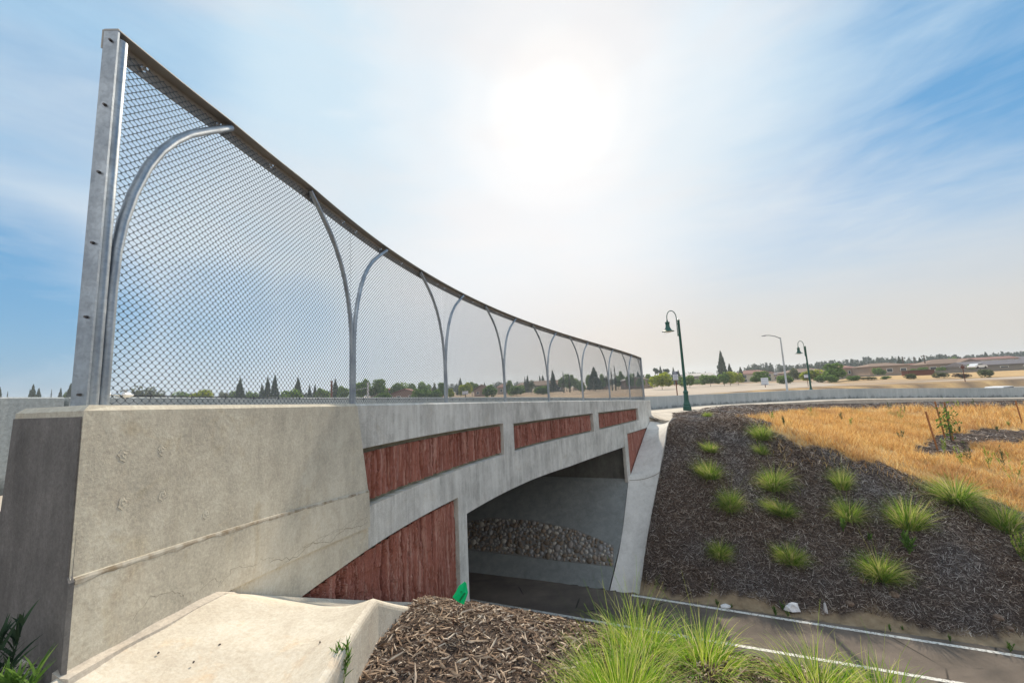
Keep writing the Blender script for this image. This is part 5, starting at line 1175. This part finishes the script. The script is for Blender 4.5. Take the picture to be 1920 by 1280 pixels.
for i,(u,v,h,lab) in enumerate(((1207,1145,.2,'small weed at the foot of the wing wall'),(1345,1136,.18,'weed left of the first litter scrap'),(1372,1140,.12,'weed right of the first litter scrap'),(1455,1155,.25,'weed tuft below the second litter scrap by the edge line'),(1478,1157,.15,'small weed right of that tuft'),(1468,1145,.2,'weed just left of the second litter scrap'),(1670,1184,.16,'weed in the dirt strip halfway along the edge line'),(1693,1182,.12,'tiny weed right of the halfway one'),(1782,1204,.16,'weed farther right in the dirt strip'),(1895,1222,.2,'last weed in the dirt strip near the right edge'),(1581,997,.45,'spindly weed standing in the middle of the mulch bank'),(1705,1040,.6,'tall thin weed right of the lowest big tuft'),(1420,835,.2,'stray weed on the upper bank'),(1630,1015,.25,'pale weed sprig on the mulch bank'))):
    r=ray(u,v);h_=rayhit(r);
    if h_ is None: continue
    weed('weed',h_[0],h_[1],h_[2],h,16,30+i,lab,group='weeds along the path and bank',leaf=h*.35,w=h*.09,stems=4)
# green stems and shrubs within the golden grass
for i,(u,v,h,lab) in enumerate(((1450,790,.5,'thin green stalk at the left tip of the golden grass'),(1472,800,.45,'second thin stalk near the left tip of the golden grass'),(1521,777,.5,'thin stalk among the upper golden grass'),(1580,790,.6,'leafy green weed in the upper golden grass'),(1595,800,.5,'leafy weed beside the upper one in the golden grass'),(1668,772,.7,'upright green stalk near the mulch strip'),(1688,790,.8,'tall paired stalks in the golden grass'),(1695,775,.6,'leaning stalk near the top of the golden grass'),(1800,768,.8,'green shrub on the mulch strip under the barrier'),(1825,766,.7,'second green shrub under the barrier'),(1805,875,.9,'grey-green shrub in the lower golden grass'),(1820,868,.9,'bushy grey-green shrub right of the first'),(1855,878,.9,'slender shrub in the lower golden grass at the right'),(1886,880,1.1,'tall stalk in the lower golden grass at the right'),(1903,910,1.2,'tall green stem near the right edge'),(1690,825,.5,'bluish weed patch left of the bare mulch'),(1770,850,.7,'leafy weed at the foot of the left tree stake'),(1800,812,.4,'low green weed right of the young tree'),(1892,800,.3,'bright weed on the bare mulch at the right'),(1870,810,.3,'low weed on the bare mulch'))):
    h_=rayhit(ray(u,v));
    if h_ is None: continue
    weed('weed',h_[0],h_[1],h_[2],h,26,70+i,lab,mat='olive_foliage' if i%2 else 'clump_leaf',group='green weeds in the golden grass',leaf=.13,w=.022,stems=3)
# ------------------------------------------------------------ tree stakes with young tree
def stakes(u,v,H,lean,label):
    h_=rayhit(ray(u,v));D=h_[1];e=MB().tube([(0,0,-.1),(lean,0,H)],.035,6).build('tree_stake',M['stake']);e.location=h_;tag(e,label,'stake','wooden stakes in the golden grass')
stakes(1759,845,1.75,-.25,'thick orange-brown stake left of the young tree'); stakes(1773,823,1.9,-.2,'left stake of the young tree');stakes(1788,826,1.9,-.12,'right stake of the young tree'); stakes(1919,800,1.5,-.15,'stake at the right edge of the photo')
h_=rayhit(ray(1784,828));e=empty('young_tree',tuple(h_));tag(e,'leafy young tree tied between two stakes','tree');MB().lathe([(.03,0),(.015,1.7)],n=6).build('trunk',M['bark'],e)
P=rng.normal(0,1,(190,3))*np.array([.17,.17,.42])+np.array([0,0,.95]);V,Fc=leafcloud(P,None,.10,3,'c',None);mesh_np('crown',V,Fc,M['green_foliage'],parent=e)
# ------------------------------------------------------------ green marker flag near the mound crest
def flag():
    c=at(866,1112,2.55);k=2.55/F_PX; st_=np.array(at(849,1150,2.55)); hz=at(864,1091,2.55)
    z0=PX(st_[0],st_[1]); e=empty('marker_flag',(st_[0],st_[1],z0)); tag(e,'bright green plastic marker flag with black print in front of the pier foot','marker flag')
    pix=[(871,1091),(860,1098),(855,1108),(849,1117),(858,1126),(870,1133),(874,1122),(877,1113),(875,1105),(874,1096)]
    P=[np.array(at(u,v,2.55))-np.array(e.location) for u,v in pix]; nrm=np.array([0,-1,0])
    ctr=sum(P)/len(P); off=[.010,.0,-.006,-.012,-.006,.0,.012,.016,.022,.02]
    fr=[p+np.array([0,o,0]) for p,o in zip(P,off)]
    mb=MB(); mb.v=[tuple(ctr+np.array([0,-.004,0]))]+[tuple(p) for p in fr]; mb.f=[[0,i+1,(i+1)%len(fr)+1] for i in range(len(fr))]
    b=len(mb.v); mb.v+=[(x,y+.0012,z) for x,y,z in mb.v[:b]]; mb.f+=[[i+b for i in f][::-1] for f in mb.f[:len(fr)]]
    fl=mb.build('plastic_flag',M['flag'],e)
    top=P[0]; MB().tube([(0,0,-.03),(-.0,0,.04),tuple(P[3]*.5+P[4]*.5+np.array([0,.01,0])),tuple(top+np.array([0,.012,0]))],.0016,5).build('wire_stem',M['rust'],e)
    cu=bpy.data.curves.new('print','FONT');cu.body='nozzou';cu.size=.020;cu.extrude=.0004;cu.align_x='CENTER';cu.align_y='CENTER';cu.offset=.0004
    to=bpy.data.objects.new('print',cu);COL.objects.link(to);bpy.context.view_layer.update();me=bpy.data.meshes.new_from_object(to);bpy.data.objects.remove(to)
    for body,(u,v),sz in ((None,(867,1116),1),):
        o=bpy.data.objects.new('print',me);COL.objects.link(o);me.materials.clear();me.materials.append(M['black']);o.parent=e
        q=np.array(at(u,v,2.55))-np.array(e.location);o.location=(q[0],q[1]-.014,q[2]);o.rotation_euler=(R(90),R(-52),0)
    q=np.array(at(865.5,1107.5,2.55))-np.array(e.location)
    mb=MB();n=16;mb.loops([[ (q[0]+r_*math.cos(a),q[1]-.012+d_,q[2]+r_*1.2*math.sin(a)) for a in np.linspace(0,6.283,n,endpoint=False)] for r_,d_ in ((.0050,0),(.0033,0),(.0033,.001),(.0050,.001))],cap=False)
    mb.f.append
    mb.build('print_ring',M['black'],e)
flag()
# ------------------------------------------------------------ litter, stones, sticks
def crumple(name,u,v,s,label,seed):
    h_=rayhit(ray(u,v));g2=np.random.default_rng(seed);bm=bmesh.new();bmesh.ops.create_icosphere(bm,subdivisions=2,radius=1)
    for q in bm.verts: q.co=Vector((q.co.x*s[0]*g2.uniform(.6,1.3),q.co.y*s[1]*g2.uniform(.6,1.3),abs(q.co.z)*s[2]*g2.uniform(.3,1.4)))
    me=bpy.data.meshes.new(name);bm.to_mesh(me);bm.free();me.materials.append(M['litter']);o=bpy.data.objects.new(name,me);COL.objects.link(o);o.location=h_;tag(o,label,'litter','white litter beside the path')
crumple('paper_scrap',1361,1137,(.14,.09,.07),'small white litter scrap on the left, beside the path edge',1);crumple('plastic_bag',1487,1142,(.22,.12,.16),'larger crumpled white plastic litter beside the path edge',2);crumple('paper_scrap',1549,1148,(.04,.05,.25),'narrow upright white scrap right of the crumpled plastic',3)
for i,(u,v,s,lab) in enumerate(((1615,1088,.13,'brown rock low on the mulch bank'),(1593,1131,.12,'round brown rock near the path edge'),(1677,1115,.14,'flat rock half buried below the lowest big tuft'),(1871,1157,.13,'rock near the right end of the bank foot'),(1893,1178,.10,'small rock close to the edge line at the right'),(1700,1085,.13,'tan rock right of the lowest big tuft'))):
    h_=rayhit(ray(u,v));g2=np.random.default_rng(i+90);bm=bmesh.new();bmesh.ops.create_icosphere(bm,subdivisions=2,radius=1)
    for q in bm.verts: q.co*=s*.8*g2.uniform(.8,1.15); q.co.z*=.7
    me=bpy.data.meshes.new('rock');bm.to_mesh(me);bm.free();me.materials.append(M['stone']);o=bpy.data.objects.new('rock',me);COL.objects.link(o);o.location=h_;tag(o,lab,'rock','rocks on the mulch bank')
# stones lying on the apron, chips on the wing
for i,(u,v,s) in enumerate(((410,1168,.010),(328,1180,.008),(362,1177,.006),(297,1223,.006),(363,1240,.005),(520,1204,.005),(600,1203,.005),(448,1196,.004),(484,1140,.004),(412,1207,.005))):
    r=ray(u,v);t=1.12/-r[2];best=None
    for t in np.linspace(1.2,6,1500):
        p=r*t;s_,o_=soff(p[0],p[1])
        if p[2]<z_ap(float(s_[0]))-.10*math.sin(min(1,max(0,(o_[0]-OF)/.93))*math.pi*.62): best=p;break
    if best is None: continue
    g2=np.random.default_rng(i);bm=bmesh.new();bmesh.ops.create_icosphere(bm,subdivisions=1,radius=1)
    for q in bm.verts: q.co*=s*g2.uniform(.7,1.2)
    me=bpy.data.meshes.new('pebble');bm.to_mesh(me);bm.free();me.materials.append(M['bolt']);o=bpy.data.objects.new('pebble',me);COL.objects.link(o);o.location=best;tag(o,['largest dark pebble on the cream apron slab','dark pebble left of centre on the cream apron slab','pebble close above the left one on the apron slab','lowest left pebble on the apron slab','small pebble between the left ones and the slab middle','pebble in the middle of the apron slab, left one of two','pebble nearest the raised right edge of the apron slab','tiny pebble below the largest one on the apron slab','tiny pebble farthest up the slab right of the largest one','tiny pebble right of the low left one on the slab'][i],'pebble','dark pebbles on the apron slab')
# gravel at the foot of the dark end face
n=2600;x=g.uniform(-2.5,-1.72,n);y=g.uniform(1.1,1.66,n)
V,Fc=chips(g,x,y,g.uniform(.006,.022,n),g.uniform(.005,.014,n),g.uniform(.004,.008,n),3,.004,.3);V[:,2]+=.0;o=mesh_np('gravel',V,Fc,M['gravel']);tag(o,'loose grey gravel at the lower left corner','gravel',kind='stuff')

# ------------------------------------------------------------ smoky air
hb=MB().box((-1600,-400,-8),(1600,1600,48)); hm_=bpy.data.materials.new('smoky_haze'); hm_.use_nodes=True; nt=hm_.node_tree; nt.nodes.remove(nt.nodes['Principled BSDF'])
pv=nt.nodes.new('ShaderNodeVolumePrincipled'); pv.inputs['Color'].default_value=(.80,.88,.97,1); pv.inputs['Density'].default_value=.00055; pv.inputs['Anisotropy'].default_value=.35
nt.links.new(pv.outputs[0],nt.nodes['Material Output'].inputs['Volume']); o=hb.build('haze',hm_); tag(o,'thin pale smoke haze over the far houses and trees','haze',kind='stuff')
